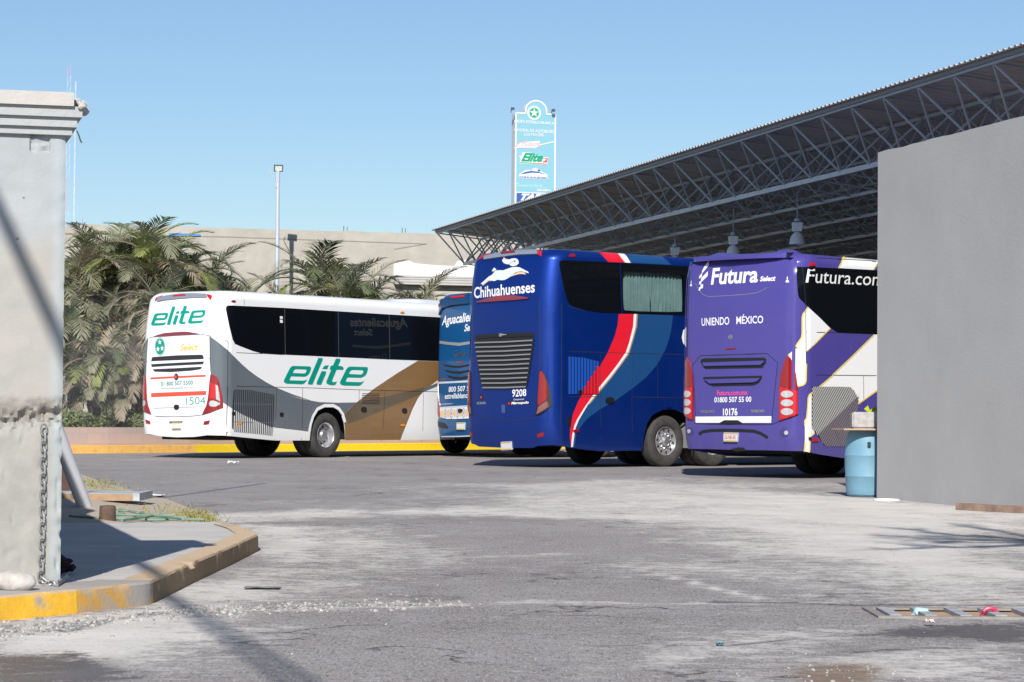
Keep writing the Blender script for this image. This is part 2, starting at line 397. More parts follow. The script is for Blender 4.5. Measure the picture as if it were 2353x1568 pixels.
def ground_mat():
    m = bpy.data.materials.new('asphalt'); m.use_nodes = True
    n = m.node_tree.nodes; l = m.node_tree.links; p = n['Principled BSDF']
    tc = n.new('ShaderNodeTexCoord')
    def nz(scale, det=8, rough=.62, sc=None):
        t = n.new('ShaderNodeTexNoise'); t.inputs['Scale'].default_value = scale; t.inputs['Detail'].default_value = det; t.inputs['Roughness'].default_value = rough
        if sc:
            mp = n.new('ShaderNodeMapping'); mp.inputs['Scale'].default_value = sc; l.new(tc.outputs['Object'], mp.inputs[0]); l.new(mp.outputs[0], t.inputs['Vector'])
        else: l.new(tc.outputs['Object'], t.inputs['Vector'])
        return t.outputs[0]
    def rg(x, a, b, c=0., d=1.):
        r = n.new('ShaderNodeMapRange'); l.new(x, r.inputs[0])
        for k, v in zip((1, 2, 3, 4), (a, b, c, d)): r.inputs[k].default_value = v
        return r.outputs[0]
    def ma(op, a, b):
        r = n.new('ShaderNodeMath'); r.operation = op
        for k, v in ((0, a), (1, b)):
            if isinstance(v, (int, float)): r.inputs[k].default_value = v
            else: l.new(v, r.inputs[k])
        return r.outputs[0]
    def mixc(f, a, b):
        r = n.new('ShaderNodeMix'); r.data_type = 'RGBA'
        for k, v in ((0, f), (6, a), (7, b)):
            if isinstance(v, (tuple, float)): r.inputs[k].default_value = v
            else: l.new(v, r.inputs[k])
        return r.outputs[2]
    def at(nm):
        a = n.new('ShaderNodeAttribute'); a.attribute_name = nm; return a.outputs['Fac']
    big = nz(.35, 6); mid = nz(2.5, 8, .7, (1, .6, 1)); fine = nz(46, 4, .75, (1, .22, 1)); fleck = nz(95, 2, .8, (1, .16, 1)); brk = nz(5.5, 10, .74, (.9, 1.1, 1)); brk2 = nz(26, 7, .75, (1, .5, 1))
    def sharp(attr, amt, lo, hi, amt2=.5):
        x = ma('ADD', ma('MULTIPLY', attr, .92), ma('ADD', ma('MULTIPLY', ma('SUBTRACT', brk, .5), amt), ma('MULTIPLY', ma('SUBTRACT', brk2, .5), amt2)))
        return ma('MULTIPLY', rg(x, lo, hi), rg(attr, .01, .08))
    base = mixc(rg(big, .35, .65), (.240, .214, .202, 1), (.325, .293, .275, 1))
    base = mixc(ma('MULTIPLY', rg(mid, .47, .66), .8), base, (.345, .322, .310, 1))
    base = mixc(rg(brk, .56, .66, 0, .45), base, (.37, .345, .33, 1))
    base = mixc(rg(brk2, .55, .66, 0, .55), base, (.115, .106, .108, 1))
    base = mixc(rg(fleck, .54, .66, 0, .75), base, (.55, .51, .48, 1))
    base = mixc(rg(fine, .52, .64, 0, .6), base, (.08, .075, .08, 1))
    dk = nz(1.1, 10, .7, (1, .45, 1))
    base = mixc(rg(dk, .59, .66, 0, .55), base, (.095, .09, .092, 1))
    vo = n.new('ShaderNodeTexVoronoi'); vo.feature = 'DISTANCE_TO_EDGE'; vo.inputs['Scale'].default_value = .42
    wv = n.new('ShaderNodeMix'); wv.data_type = 'VECTOR'; wv.inputs[0].default_value = .10; l.new(tc.outputs['Object'], wv.inputs[4])
    nn3 = n.new('ShaderNodeTexNoise'); nn3.inputs['Scale'].default_value = 1.8; nn3.inputs['Detail'].default_value = 8; l.new(tc.outputs['Object'], nn3.inputs['Vector']); sc3 = n.new('ShaderNodeVectorMath'); sc3.operation = 'SCALE'; sc3.inputs[3].default_value = 14; l.new(nn3.outputs[1], sc3.inputs[0]); l.new(sc3.outputs[0], wv.inputs[5])
    l.new(wv.outputs[1], vo.inputs['Vector'])
    crack = ma('MULTIPLY', rg(vo.outputs['Distance'], .004, .012, 1, 0), rg(nz(.6, 3), .48, .60))
    base = mixc(ma('MULTIPLY', crack, .8), base, (.05, .047, .047, 1))
    df = sharp(at('dust'), 1.9, .24, .66, .9)
    dcol = mixc(rg(nz(1.3, 7), .35, .65), (.74, .69, .625, 1), (.60, .56, .51, 1))
    dcol = mixc(rg(brk, .54, .68, 0, .6), dcol, (.44, .415, .385, 1))
    dcol = mixc(rg(fleck, .58, .72, 0, .6), dcol, (.34, .32, .30, 1))
    dcol = mixc(rg(brk2, .60, .70, 0, .5), dcol, (.74, .70, .65, 1))
    dcol = mixc(ma('MULTIPLY', crack, .35), dcol, (.25, .23, .21, 1))
    c = mixc(ma('MULTIPLY', df, .92), base, dcol)
    gr = n.new('ShaderNodeTexVoronoi'); gr.inputs['Scale'].default_value = 34; l.new(tc.outputs['Object'], gr.inputs['Vector'])
    gcol = mixc(rg(gr.outputs['Distance'], .05, .6), (.78, .75, .71, 1), (.20, .19, .175, 1))
    c = mixc(sharp(at('grav'), 1.0, .42, .58, .8), c, gcol)
    c = mixc(sharp(at('tan'), 2.4, .28, .66, 1.2), c, (.235, .165, .115, 1))
    wf = ma('MULTIPLY', sharp(at('wet'), 2.6, .26, .60, 1.2), .88)
    c = mixc(wf, c, (.082, .060, .046, 1))
    l.new(c, p.inputs['Base Color'])
    l.new(rg(wf, 0, 1, .9, .35), p.inputs['Roughness']); p.inputs['Specular IOR Level'].default_value = .3
    b = n.new('ShaderNodeBump'); b.inputs['Strength'].default_value = .55; b.inputs['Distance'].default_value = .012
    l.new(ma('ADD', ma('MULTIPLY', fine, .8), ma('ADD', ma('MULTIPLY', mid, .8), ma('MULTIPLY', ma('MULTIPLY', at('grav'), gr.outputs['Distance']), -1.5))), b.inputs['Height'])
    l.new(b.outputs[0], p.inputs['Normal'])
    return m
ASPH = ground_mat(); me.materials.append(ASPH)
o = bpy.data.objects.new('yard_pavement', me); COL.objects.link(o); tag(o, kind='structure', label='sunlit grey asphalt yard with dusty pale patches')
mb = MB(); mb.add([(-2500, -600, -.06), (2500, -600, -.06), (2500, 4000, -.06), (-2500, 4000, -.06)], [(0, 1, 2, 3)])
o = mb.build('ground', ASPH); tag(o, kind='structure', label='flat open ground around the bus yard')

# ------------------------------------------------------------------ pavement island on the left: kerb, concrete slab, dirt
CONC = mat('concrete_slab', (.58, .545, .505), rough=.9, noise_amt=.8, noise_scale=2.2, col2=(.44, .42, .395), bump=.25, bump_scale=60, detail=10)
HK = 0.125
ko = W([(-120,1442),(0,1428),(176,1410),(330,1392),(345,1390),(352,1387)])
kr = W([(352,1387),(440,1342),(520,1304),(594,1266)])
tip = np.array([G(x, y, HK)[:2] for x, y in [(572,1214),(540,1205)]])
outer = np.vstack([ko, kr[1:], tip])
back = np.array([G(x, y, HK)[:2] for x, y in [(515,1201),(492,1199),(330,1200),(137,1201),(-150,1203)]])
def offset_in(line, d):
    line = np.asarray(line); t = np.gradient(line, axis=0); t /= np.linalg.norm(t, axis=1, keepdims=True)
    return line+np.stack([-t[:, 1], t[:, 0]], 1)*d
def kerb(name, line, width, h, m, label, bev=.02, sub=.035):
    """a kerb laid along a line: rough top arris, vertical face"""
    pts = [line[0]]
    for a, b in zip(line[:-1], line[1:]):
        n = max(1, int(np.linalg.norm(b-a)/sub)); pts += [a+(b-a)*k/n for k in range(1, n+1)]
    pts = np.array(pts); inn = offset_in(pts, 1.0)-pts
    prof = [(0, -.02), (0.001, h*.35), (0.002, h*.7), (.003, h-.012), (.014, h), (width*.5, h+.001), (width, h+.002)]
    vs = []; N = len(prof)
    for i, (p, q) in enumerate(zip(pts, inn)):
        for k, (x, z) in enumerate(prof):
            j = noise.noise((p[0]*9, p[1]*9, z*25))*.0025+noise.noise((p[0]*30, p[1]*30, z*60))*.002
            chip = max(0, noise.noise((p[0]*6+3, p[1]*6, 1))-.3)*.045 if 3 <= k <= 4 else 0
            vs.append((p[0]+q[0]*(x+j+chip), p[1]+q[1]*(x+j+chip), z-chip*.9+(j if k > 3 else 0)*.5))
    fs = [(i*N+k, (i+1)*N+k, (i+1)*N+k+1, i*N+k+1) for i in range(len(pts)-1) for k in range(N-1)]
    mb = MB(); mb.add(vs, fs, 0, smooth=True)
    mb.add([vs[k] for k in range(N)]+[(vs[N-1][0], vs[N-1][1], -.02)], [tuple(range(N+1))], 0)
    e = (len(pts)-1)*N; mb.add([vs[e+k] for k in range(N)]+[(vs[e+N-1][0], vs[e+N-1][1], -.02)], [tuple(range(N+1))[::-1]], 0)
    o = mb.build(name, m, origin=(*pts[len(pts)//2], 0)); tag(o, label, 'kerb'); return o
def kerb_mat(name, yellow, bare, cover, grime=0.5, facing=0.0):
    """worn paint over bare concrete; paint on the vertical face only when facing=1"""
    m = bpy.data.materials.new(name); m.use_nodes = True; n = m.node_tree.nodes; l = m.node_tree.links; p = n['Principled BSDF']
    tc = n.new('ShaderNodeTexCoord')
    def nz(s, d=9, r=.65):
        t = n.new('ShaderNodeTexNoise'); t.inputs['Scale'].default_value = s; t.inputs['Detail'].default_value = d; t.inputs['Roughness'].default_value = r
        l.new(tc.outputs['Object'], t.inputs['Vector']); return t.outputs[0]
    def mixc(f, a, b):
        r = n.new('ShaderNodeMix'); r.data_type = 'RGBA'; l.new(f, r.inputs[0])
        for k, v in ((6, a), (7, b)):
            if isinstance(v, tuple): r.inputs[k].default_value = v
            else: l.new(v, r.inputs[k])
        return r.outputs[2]
    def rg(x, a, b, c=0, d=1):
        r = n.new('ShaderNodeMapRange'); l.new(x, r.inputs[0])
        for k, v in zip((1, 2, 3, 4), (a, b, c, d)): r.inputs[k].default_value = v
        return r.outputs[0]
    f = rg(nz(5), cover-.07, cover+.07)
    if facing:
        g = n.new('ShaderNodeNewGeometry'); s = n.new('ShaderNodeSeparateXYZ'); l.new(g.outputs['Normal'], s.inputs[0])
        u = rg(s.outputs[2], .45, .8); mm = n.new('ShaderNodeMath'); mm.operation = 'MAXIMUM'
        u2 = n.new('ShaderNodeMath'); u2.operation = 'MULTIPLY'; u2.inputs[1].default_value = facing; l.new(u, u2.inputs[0])
        l.new(f, mm.inputs[0]); l.new(u2.outputs[0], mm.inputs[1]); f = mm.outputs[0]
    y2 = mixc(rg(nz(14), .4, .65), yellow, tuple(min(1, c*1.15) for c in yellow[:3])+(1,))
    c = mixc(f, y2, bare)
    c = mixc(rg(nz(2.2, 10, .7), .55, .75, 0, grime), c, (.20, .15, .10, 1))
    l.new(c, p.inputs['Base Color']); p.inputs['Roughness'].default_value = .8
    b = n.new('ShaderNodeBump'); b.inputs['Strength'].default_value = .35; b.inputs['Distance'].default_value = .01; l.new(nz(45), b.inputs['Height']); l.new(b.outputs[0], p.inputs['Normal'])
    return m
YEL = kerb_mat('worn_yellow_paint', (.86, .48, .035, 1), (.40, .37, .345, 1), .62, .12, 1.0)
YEL2 = kerb_mat('worn_patchy_paint', (.62, .34, .06, 1), (.38, .345, .31, 1), .50, .3, 1.0)
BEI = kerb_mat('dirty_kerb_shaded_face', (.25, .165, .085, 1), (.60, .44, .28, 1), .66, .5, 1.0)  # face colour browned for dirt and for the shade on that side
kerb('kerb', ko[:3], .30, HK, YEL, 'bright yellow painted kerb with grey top below the pillar')
kerb('kerb', ko[2:], .30, HK, YEL2, 'chipped kerb piece with bare grey patch and faded yellow paint at the island bend')
kerb('kerb', np.vstack([kr, tip]), .17, HK, BEI, 'dirty beige kerb running away along the island edge to its pointed tip')
inner = np.vstack([offset_in(outer, .155)])
slab = np.vstack([inner, back])
mb = MB(); V, Fc = cdt([slab], [(x, y) for x in np.arange(-6, 0, .3) for y in np.arange(11, 24, .3) if inside([(x, y)], [slab])[0]])
c = [V[list(f)].mean(0) for f in Fc]; kk = inside(c, [slab])
mb.add([(x, y, HK-.004+noise.noise((x, y, 0))*.004) for x, y in V], [f for f, q in zip(Fc, kk) if q], 0, smooth=True)
o = mb.build('pavement', CONC); tag(o, kind='structure', label='grey concrete footpath slab inside the kerbed island')
DIRT = mat('dry_dirt', (.46, .37, .27), rough=.95, noise_amt=.8, noise_scale=5, col2=(.54, .47, .39), bump=.8, bump_scale=22, detail=10)
de = np.vstack([W([(575,1226),(545,1210),(500,1194),(440,1170),(387,1149),(325,1134),(246,1112),(185,1090),(120,1068),(-250,1040)]), back[::-1][:1]+np.array([[-2, 6]])])
dpoly = np.vstack([de, back[::-1]])
mb = MB(); ex = [(x, y) for x in np.arange(-12, 0, .22) for y in np.arange(16, 60, .3) if inside([(x, y)], [dpoly])[0]]
V, Fc = cdt([dpoly], ex); c = [V[list(f)].mean(0) for f in Fc]; kk = inside(c, [dpoly])
dd = seg_dist(V, de)
mb.add([(x, y, .004+min(1, d/1.2)*(HK-.012)+(noise.noise((x*2, y*2, 0))*.03+noise.noise((x*7, y*7, 0))*.012)*min(1, d*2)) for (x, y), d in zip(V, dd)], [f for f, q in zip(Fc, kk) if q], 0, smooth=True)
o = mb.build('dirt_bed', DIRT); tag(o, kind='structure', label='bare brown dirt strip behind the footpath slab')

# loose stones (nobody could count them) and dry grass
STONE = mat('pale_stone', (.52, .49, .455), rough=.9, noise_amt=1.0, noise_scale=13, col2=(.17, .16, .15), bump=.4)
def rock(mb, c, r, seed, mi=0, sub=1, sq=(1, 1, .65)):
    import bmesh
    bm = bmesh.new(); bmesh.ops.create_icosphere(bm, subdivisions=sub, radius=1)
    vs = []
    for v in bm.verts:
        d = np.array(v.co); k = 1+.45*noise.noise(Vector(d*1.1)+Vector((seed*3.7, seed, 0)))+.15*noise.noise(Vector(d*3)+Vector((seed, 0, 9)))
        vs.append(np.asarray(c)+d*k*r*np.array(sq))
    mb.add(vs, [tuple(v.index for v in f.verts) for f in bm.faces], mi, smooth=sub > 2); bm.free()
mb = MB(); i = 0
gl = W([(-20,1455),(120,1440),(350,1412),(470,1402),(560,1400),(800,1392),(1050,1388)])
for _ in range(1500):
    t = random.random()**1.5*(len(gl)-1.001); k = int(t); p = gl[k]+(gl[k+1]-gl[k])*(t-k)
    p = p+np.array([random.gauss(0, .12), random.gauss(-.02, .20)])
    if inside([p], [np.vstack([outer, back])])[0]: continue
    r = abs(random.gauss(0, .0065))+.0012; rock(mb, (p[0], p[1], r*.3), r, i); i += 1
for _ in range(700):
    x = random.uniform(-3.2, 4.2); y = random.uniform(9.2, 24)
    if inside([(x, y)], [np.vstack([outer, back])])[0] or (DR[0]-.1 < x < DR[1] and DR[2]-.1 < y < DR[3]+.1): continue
    r = abs(random.gauss(0, .0028))+.0012; rock(mb, (x, y, r*.3), r, i); i += 1
for _ in range(70):
    p = G(random.gauss(1930, 110), random.gauss(1548, 16)); r = abs(random.gauss(0, .004))+.002
    rock(mb, (p[0], p[1], r*.3), r, i); i += 1
o = mb.build('loose_gravel', STONE, origin=(0, 12, 0)); tag(o, 'pale gravel and loose pebbles scattered along the island kerb and road', 'gravel', kind='stuff')
GRASS = mat('dry_grass', (.22, .24, .06), rough=.8, noise_amt=.9, noise_scale=3, col2=(.36, .29, .11))
mb = MB()
for cx, cy, sx, sy, n in ((450,1182,24,6,330),(390,1168,45,8,120),(215,1106,28,6,260),(250,1120,30,5,90),(478,1190,12,3,120)):
    for _ in range(n):
        p = G(random.gauss(cx, sx), random.gauss(cy, sy), .10)
        if not inside([p[:2]], [dpoly])[0]: continue
        h = random.uniform(.015, .065); a = random.uniform(0, 2*PI); d = np.array([math.cos(a), math.sin(a), 0]); q = np.array([-d[1], d[0], 0])*.005
        l_ = d*random.uniform(.0, .1)
        z = np.array([0, 0, 1.0]); b = np.array([p[0], p[1], .07])
        mb.add([b-q, b+q, b+z*h*.6+l_*.5+q*.7, b+z*h*.6+l_*.5-q*.7, b+z*h+l_], [(0, 1, 2, 3), (3, 2, 4)])
o = mb.build('grass', GRASS, origin=tuple(G(430, 1180))); tag(o, 'dry yellowish grass tufts on the dirt strip', 'grass', kind='stuff')

# ================================================================== PILLAR, WALL BEHIND IT
def pillar_mat():
    m = bpy.data.materials.new('pillar_render'); m.use_nodes = True; n = m.node_tree.nodes; l = m.node_tree.links; p = n['Principled BSDF']
    g = n.new('ShaderNodeTexCoord'); sx = n.new('ShaderNodeSeparateXYZ'); l.new(g.outputs['Object'], sx.inputs[0])
    def nz(s, d=9, r=.65):
        t = n.new('ShaderNodeTexNoise'); t.inputs['Scale'].default_value = s; t.inputs['Detail'].default_value = d; t.inputs['Roughness'].default_value = r
        l.new(g.outputs['Object'], t.inputs['Vector']); return t.outputs[0]
    def rg(x, a, b, c=0, d=1):
        r = n.new('ShaderNodeMapRange'); l.new(x, r.inputs[0])
        for k, v in zip((1, 2, 3, 4), (a, b, c, d)): r.inputs[k].default_value = v
        return r.outputs[0]
    def ma(op, a, b):
        r = n.new('ShaderNodeMath'); r.operation = op
        for k, v in ((0, a), (1, b)):
            if isinstance(v, (int, float)): r.inputs[k].default_value = v
            else: l.new(v, r.inputs[k])
        return r.outputs[0]
    def mixc(f, a, b):
        r = n.new('ShaderNodeMix'); r.data_type = 'RGBA'; l.new(f, r.inputs[0])
        for k, v in ((6, a), (7, b)):
            if isinstance(v, tuple): r.inputs[k].default_value = v
            else: l.new(v, r.inputs[k])
        return r.outputs[2]
    zz = ma('ADD', sx.outputs[2], ma('MULTIPLY', ma('SUBTRACT', nz(2.5), .5), .55))
    upper = mixc(rg(nz(3), .35, .65), (.325, .345, .355, 1), (.385, .40, .405, 1))
    cream = mixc(rg(nz(4), .4, .6), (.385, .362, .325, 1), (.355, .342, .315, 1))
    c = mixc(rg(zz, 1.72, 1.95), cream, upper)
    raw = mixc(rg(nz(7), .35, .65), (.365, .35, .315, 1), (.29, .28, .255, 1))
    c = mixc(rg(ma('ADD', sx.outputs[2], ma('MULTIPLY', ma('SUBTRACT', nz(6), .5), .12)), .93, .97), raw, c)
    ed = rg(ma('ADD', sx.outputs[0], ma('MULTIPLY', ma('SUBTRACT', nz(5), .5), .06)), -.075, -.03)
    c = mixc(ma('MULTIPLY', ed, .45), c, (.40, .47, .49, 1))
    c = mixc(rg(nz(1.6, 10, .75), .6, .8, 0, .35), c, (.30, .27, .23, 1))
    bz = ma('ADD', sx.outputs[2], ma('MULTIPLY', ma('SUBTRACT', nz(9), .5), .16)); bandm = ma('MULTIPLY', rg(bz, .85, .90), rg(bz, .97, 1.0, 1, 0)); c = mixc(ma('MULTIPLY', bandm, rg(nz(22, 6, .7), .38, .6, .25, 1)), c, (.27, .245, .215, 1))
    pock = n.new('ShaderNodeTexVoronoi'); pock.inputs['Scale'].default_value = 5.5; l.new(g.outputs['Object'], pock.inputs['Vector'])
    c = mixc(rg(pock.outputs['Distance'], .035, .06, .75, 0), c, (.16, .14, .12, 1))
    l.new(c, p.inputs['Base Color']); p.inputs['Roughness'].default_value = .85
    b = n.new('ShaderNodeBump'); b.inputs['Strength'].default_value = .35; b.inputs['Distance'].default_value = .01; l.new(ma('ADD', nz(14, 6), ma('MULTIPLY', nz(60, 4), .3)), b.inputs['Height']); l.new(b.outputs[0], p.inputs['Normal'])
    return m
PM = pillar_mat()
pc = G(138.5, 1345, HK); pc[2] = HK
pil = thing('pillar', pc, 'pale grey gate pillar with stepped cornice, spalled band and hanging chain', 'pillar')
PW, PD = 1.15, .55
mb = MB(); nxp, nzp = 110, 190; H0, H1 = 0, 2.50-HK
us = np.concatenate([np.linspace(0, .05, 8), np.linspace(.05, PW, nxp)[1:]]); zs = np.linspace(H0, H1, nzp)
def dep(u, z):
    wz = z+HK; d = noise.noise((u*3, z*3, 2))*.006+noise.noise((u*11, z*11, 5))*.003
    band = math.exp(-((wz-1.0-.02*noise.noise((u*6, 0, 0)))/.055)**2)
    r = abs(noise.noise((u*17, z*17, 8)))+.6*abs(noise.noise((u*40, z*40, 3)))
    d += band*(.016+.085*r)
    if wz < .97: d += -.006+max(0, noise.noise((u*22, z*9, 4))-.35)*.03
    ch = max(0, noise.noise((3, z*14, 7))-.1)*.03*(1.6 if wz < .97 else .6)
    if u < .05: d += (1-u/.05)**2*(.012+ch)
    if wz > 2.40 and .09 < u < .19: d += .03*max(0, noise.noise((u*25, z*25, 1))+.35)
    return d
vs = [pc-E1*(u+ (max(0, noise.noise((5, z*13, 2))-.15)*.02*(1.5 if z < .85 else .5) if u < .01 else 0))+E2*dep(u, z)+EZ*z for z in zs for u in us]; N = len(us)
mb.add(vs, [(j*N+i+1, j*N+i, (j+1)*N+i, (j+1)*N+i+1) for j in range(nzp-1) for i in range(N-1)], 0, smooth=True)
rs_ = [vs[j*N] for j in range(nzp)]
mb.add([p for j in range(nzp) for p in (rs_[j], rs_[j]+E2*(PD-dep(0, zs[j])))], [(2*j, 2*j+1, 2*j+3, 2*j+2) for j in range(nzp-1)], 0)
mb.add([pc-E1*PW+E2*(PD if k else 0)+EZ*z for z in (0, H1) for k in (0, 1)]+[pc+E2*PD, pc+E2*PD+EZ*H1], [(0, 1, 3, 2)[::-1], (1, 4, 5, 3)[::-1]], 0)
mb.build('shaft', PM, pil)
CORN = mat('cornice_render', (.37, .385, .39), rough=.85, noise_amt=.7, noise_scale=3, col2=(.42, .42, .41), bump=.3, bump_scale=30, detail=9)
mb = MB()
for z0, z1, pr in ((2.495, 2.537, .028), (2.535, 2.588, .052), (2.586, 2.642, .076)):
    c_ = pc+E1*(pr-(PW+2*pr)/2)+E2*(PD/2); mb.box((c_[0], c_[1], (z0+z1)/2), (E1, E2, EZ), ((PW+2*pr)/2, PD/2+pr, (z1-z0)/2))
mb.build('cornice', CORN, pil)
CAP = mat('cornice_cap', (.50, .47, .43), rough=.9, noise_amt=.7, noise_scale=5, col2=(.40, .39, .375), bump=.2, bump_scale=40)
mb = MB(); pr = .10
c_ = pc+E1*(.03-(PW+pr+.03)/2)+E2*(PD/2); mb.box((c_[0], c_[1], 2.677), (E1, E2, EZ), ((PW+pr+.03)/2, PD/2+pr, .036))
for k in range(30):
    u = random.uniform(.0, .105); q = pc+E1*(u)-E2*(random.uniform(.02, .1))+E2*random.uniform(0, .05)
    rock(mb, (q[0], q[1], 2.664+random.uniform(-.026, .022)-max(0, u-.04)*.4), random.uniform(.010, .021), 50+k, 0, 2, (1, 1, .9))
for k in range(10):
    u = random.uniform(.03, .105); q = pc+E1*u+E2*random.uniform(.0, .4)
    rock(mb, (q[0], q[1], 2.650), .030, 90+k, 0, 2, (1, 1, .7))
mb.build('cap_stone', CAP, pil)
mb = MB(); q = pc+E1*.05-E2*.04; mb.tube([q+EZ*(2.52-HK), q+E1*.01+EZ*(2.50-HK), q+E1*.02+EZ*(2.47-HK), q+E1*.028+EZ*(2.455-HK)], .004, 6)
mb.build('hook', mat('rust_dark', (.05, .045, .045), rough=.7), pil)

STUC = mat('boundary_render', (.42, .41, .39), rough=.9, noise_amt=.6, noise_scale=3, bump=.3)
wb = pc-E1*.26+E2*(PD+.002)
mb = MB(); c_ = wb-E1*.10+E2*6.5; mb.box((c_[0], c_[1], 1.26), (E1, E2, EZ), (.10, 6.5, 1.26))
mb.build('boundary_wall', STUC, origin=tuple(wb*np.array([1, 1, 0]))); tag(bpy.data.objects['boundary_wall'], 'plain boundary wall running back behind the gate pillar', 'wall')
mb = MB(); q_ = wb-E1*1.35+E2*6.6; mb.box((q_[0], q_[1], 1.65), (E1, E2, EZ), (1.1, 2.6, 1.65)); mb.build('added_shadow_hut', STUC, origin=(q_[0], q_[1], 0)); tag(bpy.data.objects['added_shadow_hut'], 'unseen rendered hut added behind the gate pillar to lengthen the shadow', 'hut')  # unseen hut added to lengthen the shadow beside the pillar

# chain down the pillar face
CH = mat('galvanised_chain', (.46, .47, .46), rough=.55, metal=.6, noise_amt=.6, noise_scale=20, col2=(.16, .13, .10))
def link(mb, a, b, wv, r):
    a = np.asarray(a); b = np.asarray(b); t = b-a; L = np.linalg.norm(t); t /= L; wv = wv-t*np.dot(wv, t); wv /= np.linalg.norm(wv)
    hw = L*.30; pts = []
    for k in range(17):
        th = 2*PI*k/16; x = hw*math.cos(th); y = (L/2-hw)*(1 if math.sin(th) >= 0 else -1)+hw*math.sin(th)
        if abs(math.sin(th)) < 1e-6: y = 0
        pts.append((a+b)/2+wv*x+t*y)
    mb.tube(pts, r, 6, cap=False)
cp = []
fr = pc-E2*.022
def onface(x, y):      # a point of the front face plane
    d = ray(x, y); nrm = E2; t = np.dot(fr-CPOS, nrm)/np.dot(d, nrm); return CPOS+d*t
path = [onface(100.5, 975), onface(100.5, 1000), onface(99.5, 1080), onface(98.5, 1160), onface(97, 1240), onface(95, 1310), onface(93, 1338)]
g0 = onface(94.5, 1346); g0[2] = HK+.012
path += [g0, onface(112, 1346)*np.array([1, 1, 0])+EZ*(HK+.012)-E2*.02, G(132, 1344, HK+.012), G(146, 1334, HK+.012), G(155, 1326, HK+.015)]
pa = np.array(path); sl = np.concatenate([[0], np.cumsum(np.linalg.norm(np.diff(pa, axis=0), axis=1))])
n_l = int(sl[-1]/.042); mb = MB()
for k in range(n_l):
    s0 = k*sl[-1]/n_l; s1 = s0+.058
    a = np.array([np.interp(s0, sl, pa[:, i]) for i in range(3)]); b = np.array([np.interp(s1, sl, pa[:, i]) for i in range(3)])
    if np.linalg.norm(b-a) < .02: continue
    sidev = E1 if abs((b-a)[2]) > .03 else np.array([0, 1., 0]); up_ = E2 if abs((b-a)[2]) > .03 else EZ
    link(mb, a, b, (sidev*.9+up_*.45) if k % 2 == 0 else (up_*.9-sidev*.4), .0058)
o = mb.build('chain', CH, origin=tuple(path[0])); tag(o, 'grey steel chain hanging down the pillar face to the kerb', 'chain')
RK = mat('boulder', (.40, .35, .31), rough=.9, noise_amt=.9, noise_scale=11, col2=(.58, .55, .52), bump=.25, bump_scale=30)
mb = MB(); q = G(34, 1357, HK)
import bmesh
bm_ = bmesh.new(); bmesh.ops.create_icosphere(bm_, subdivisions=4, radius=1)
mb.add([q+EZ*.045+np.array(v.co)*np.array([.105, .075, .058])*(1+.13*noise.noise(v.co*1.2+Vector((3, 1, 2)))+.03*noise.noise(v.co*4)) for v in bm_.verts], [tuple(x.index for x in f.verts) for f in bm_.faces], 0, smooth=True); bm_.free()
o = mb.build('boulder', RK, origin=(q[0], q[1], HK)); tag(o, 'smooth pale boulder on the kerb at the pillar foot', 'rock')

# things lying beside the pillar
PVC = mat('pvc_white', (.66, .68, .72), rough=.4, noise_amt=.5, noise_scale=4, col2=(.55, .55, .56))
mb = MB(); a = G(197, 1170, .10); b = a+np.array([-.62, .0, 0])
ta = D(196, 1168, a[1]); tb = D(128, 985, a[1]-.5)
dv = (tb-ta)/np.linalg.norm(tb-ta); mb.lathe([(.0, 0), (.045, 0), (.07, .002), (.07, 1.55), (.0, 1.55)], ta, dv, 24)
o = mb.build('drain_pipe', PVC, origin=tuple(ta)); tag(o, 'thick white plastic pipe leaning against the wall behind the pillar', 'pipe')
WOOD = mat('old_timber', (.42, .28, .17), rough=.8, noise_amt=.8, noise_scale=6, col2=(.28, .17, .10), bump=.3)
WOODW = mat('whitewashed_timber', (.45, .50, .52), rough=.8, noise_amt=.7, noise_scale=9, col2=(.30, .30, .29))
cr = thing('formwork_tray', G(260, 1152, .1), 'open rectangular wooden formwork frame lying on the dirt', 'frame')
z0 = .10
f0, f1 = G(200, 1152, z0), G(312, 1150, z0); f0 = f0-np.array([.8, 0, 0]); r0, r1 = f0+np.array([0, 1.6, 0]), f1+np.array([0, 1.6, 0])
mb = MB(); cc = (f0+f1)/2; L = (f1-f0)[0]/2; mb.box((cc[0], cc[1], z0+.035), np.eye(3), (L, .03, .034), 0); mb.build('front_board', WOOD, cr)
mb = MB(); mb.box((cc[0], cc[1]+.8, z0+.04), np.eye(3), (L, .03, .034), 0); mb.build('back_board', WOODW, cr)
mb = MB(); mb.box((f1[0]+.04, cc[1]+.4, z0+.042), np.eye(3), (.035, .46, .04), 0); mb.build('end_board', WOODW, cr)
mb = MB(); mb.box((cc[0], cc[1]+.4, z0+.066), np.eye(3), (L-.01, .34, .008), 0); mb.build('top_board', WOODW, cr)
STP = mat('stump_wood', (.13, .085, .06), rough=.9, noise_amt=.7, noise_scale=12, bump=.6)
mb = MB(); a = G(247, 1198, .115); mb.lathe([(0, .135), (.062, .13), (.068, .12), (.07, .05), (.078, -.03)], a, EZ, 20)
o = mb.build('tree_stump', STP, origin=tuple(a)); tag(o, 'short dark wood stump at the edge of the dirt strip', 'stump')
HOSE = mat('hose_green', (.10, .24, .18), rough=.6, noise_amt=.9, noise_scale=4, col2=(.34, .36, .27))
mb = MB()
for k, (x0, y0, x1, y1, sw) in enumerate(((160,1186,430,1193,3),(265,1173,330,1176,-3),(250,1181,420,1192,2),(262,1190,470,1196,-2),(270,1178,380,1180,4),(280,1194,400,1184,-2))):
    pts = []
    for i in range(15):
        t = i/14; q = G(x0+(x1-x0)*t, y0+(y1-y0)*t+sw*math.sin(t*PI*1.5+k), .125+.012*(k % 3)); pts.append(q)
    mb.tube(pts, .010, 8)
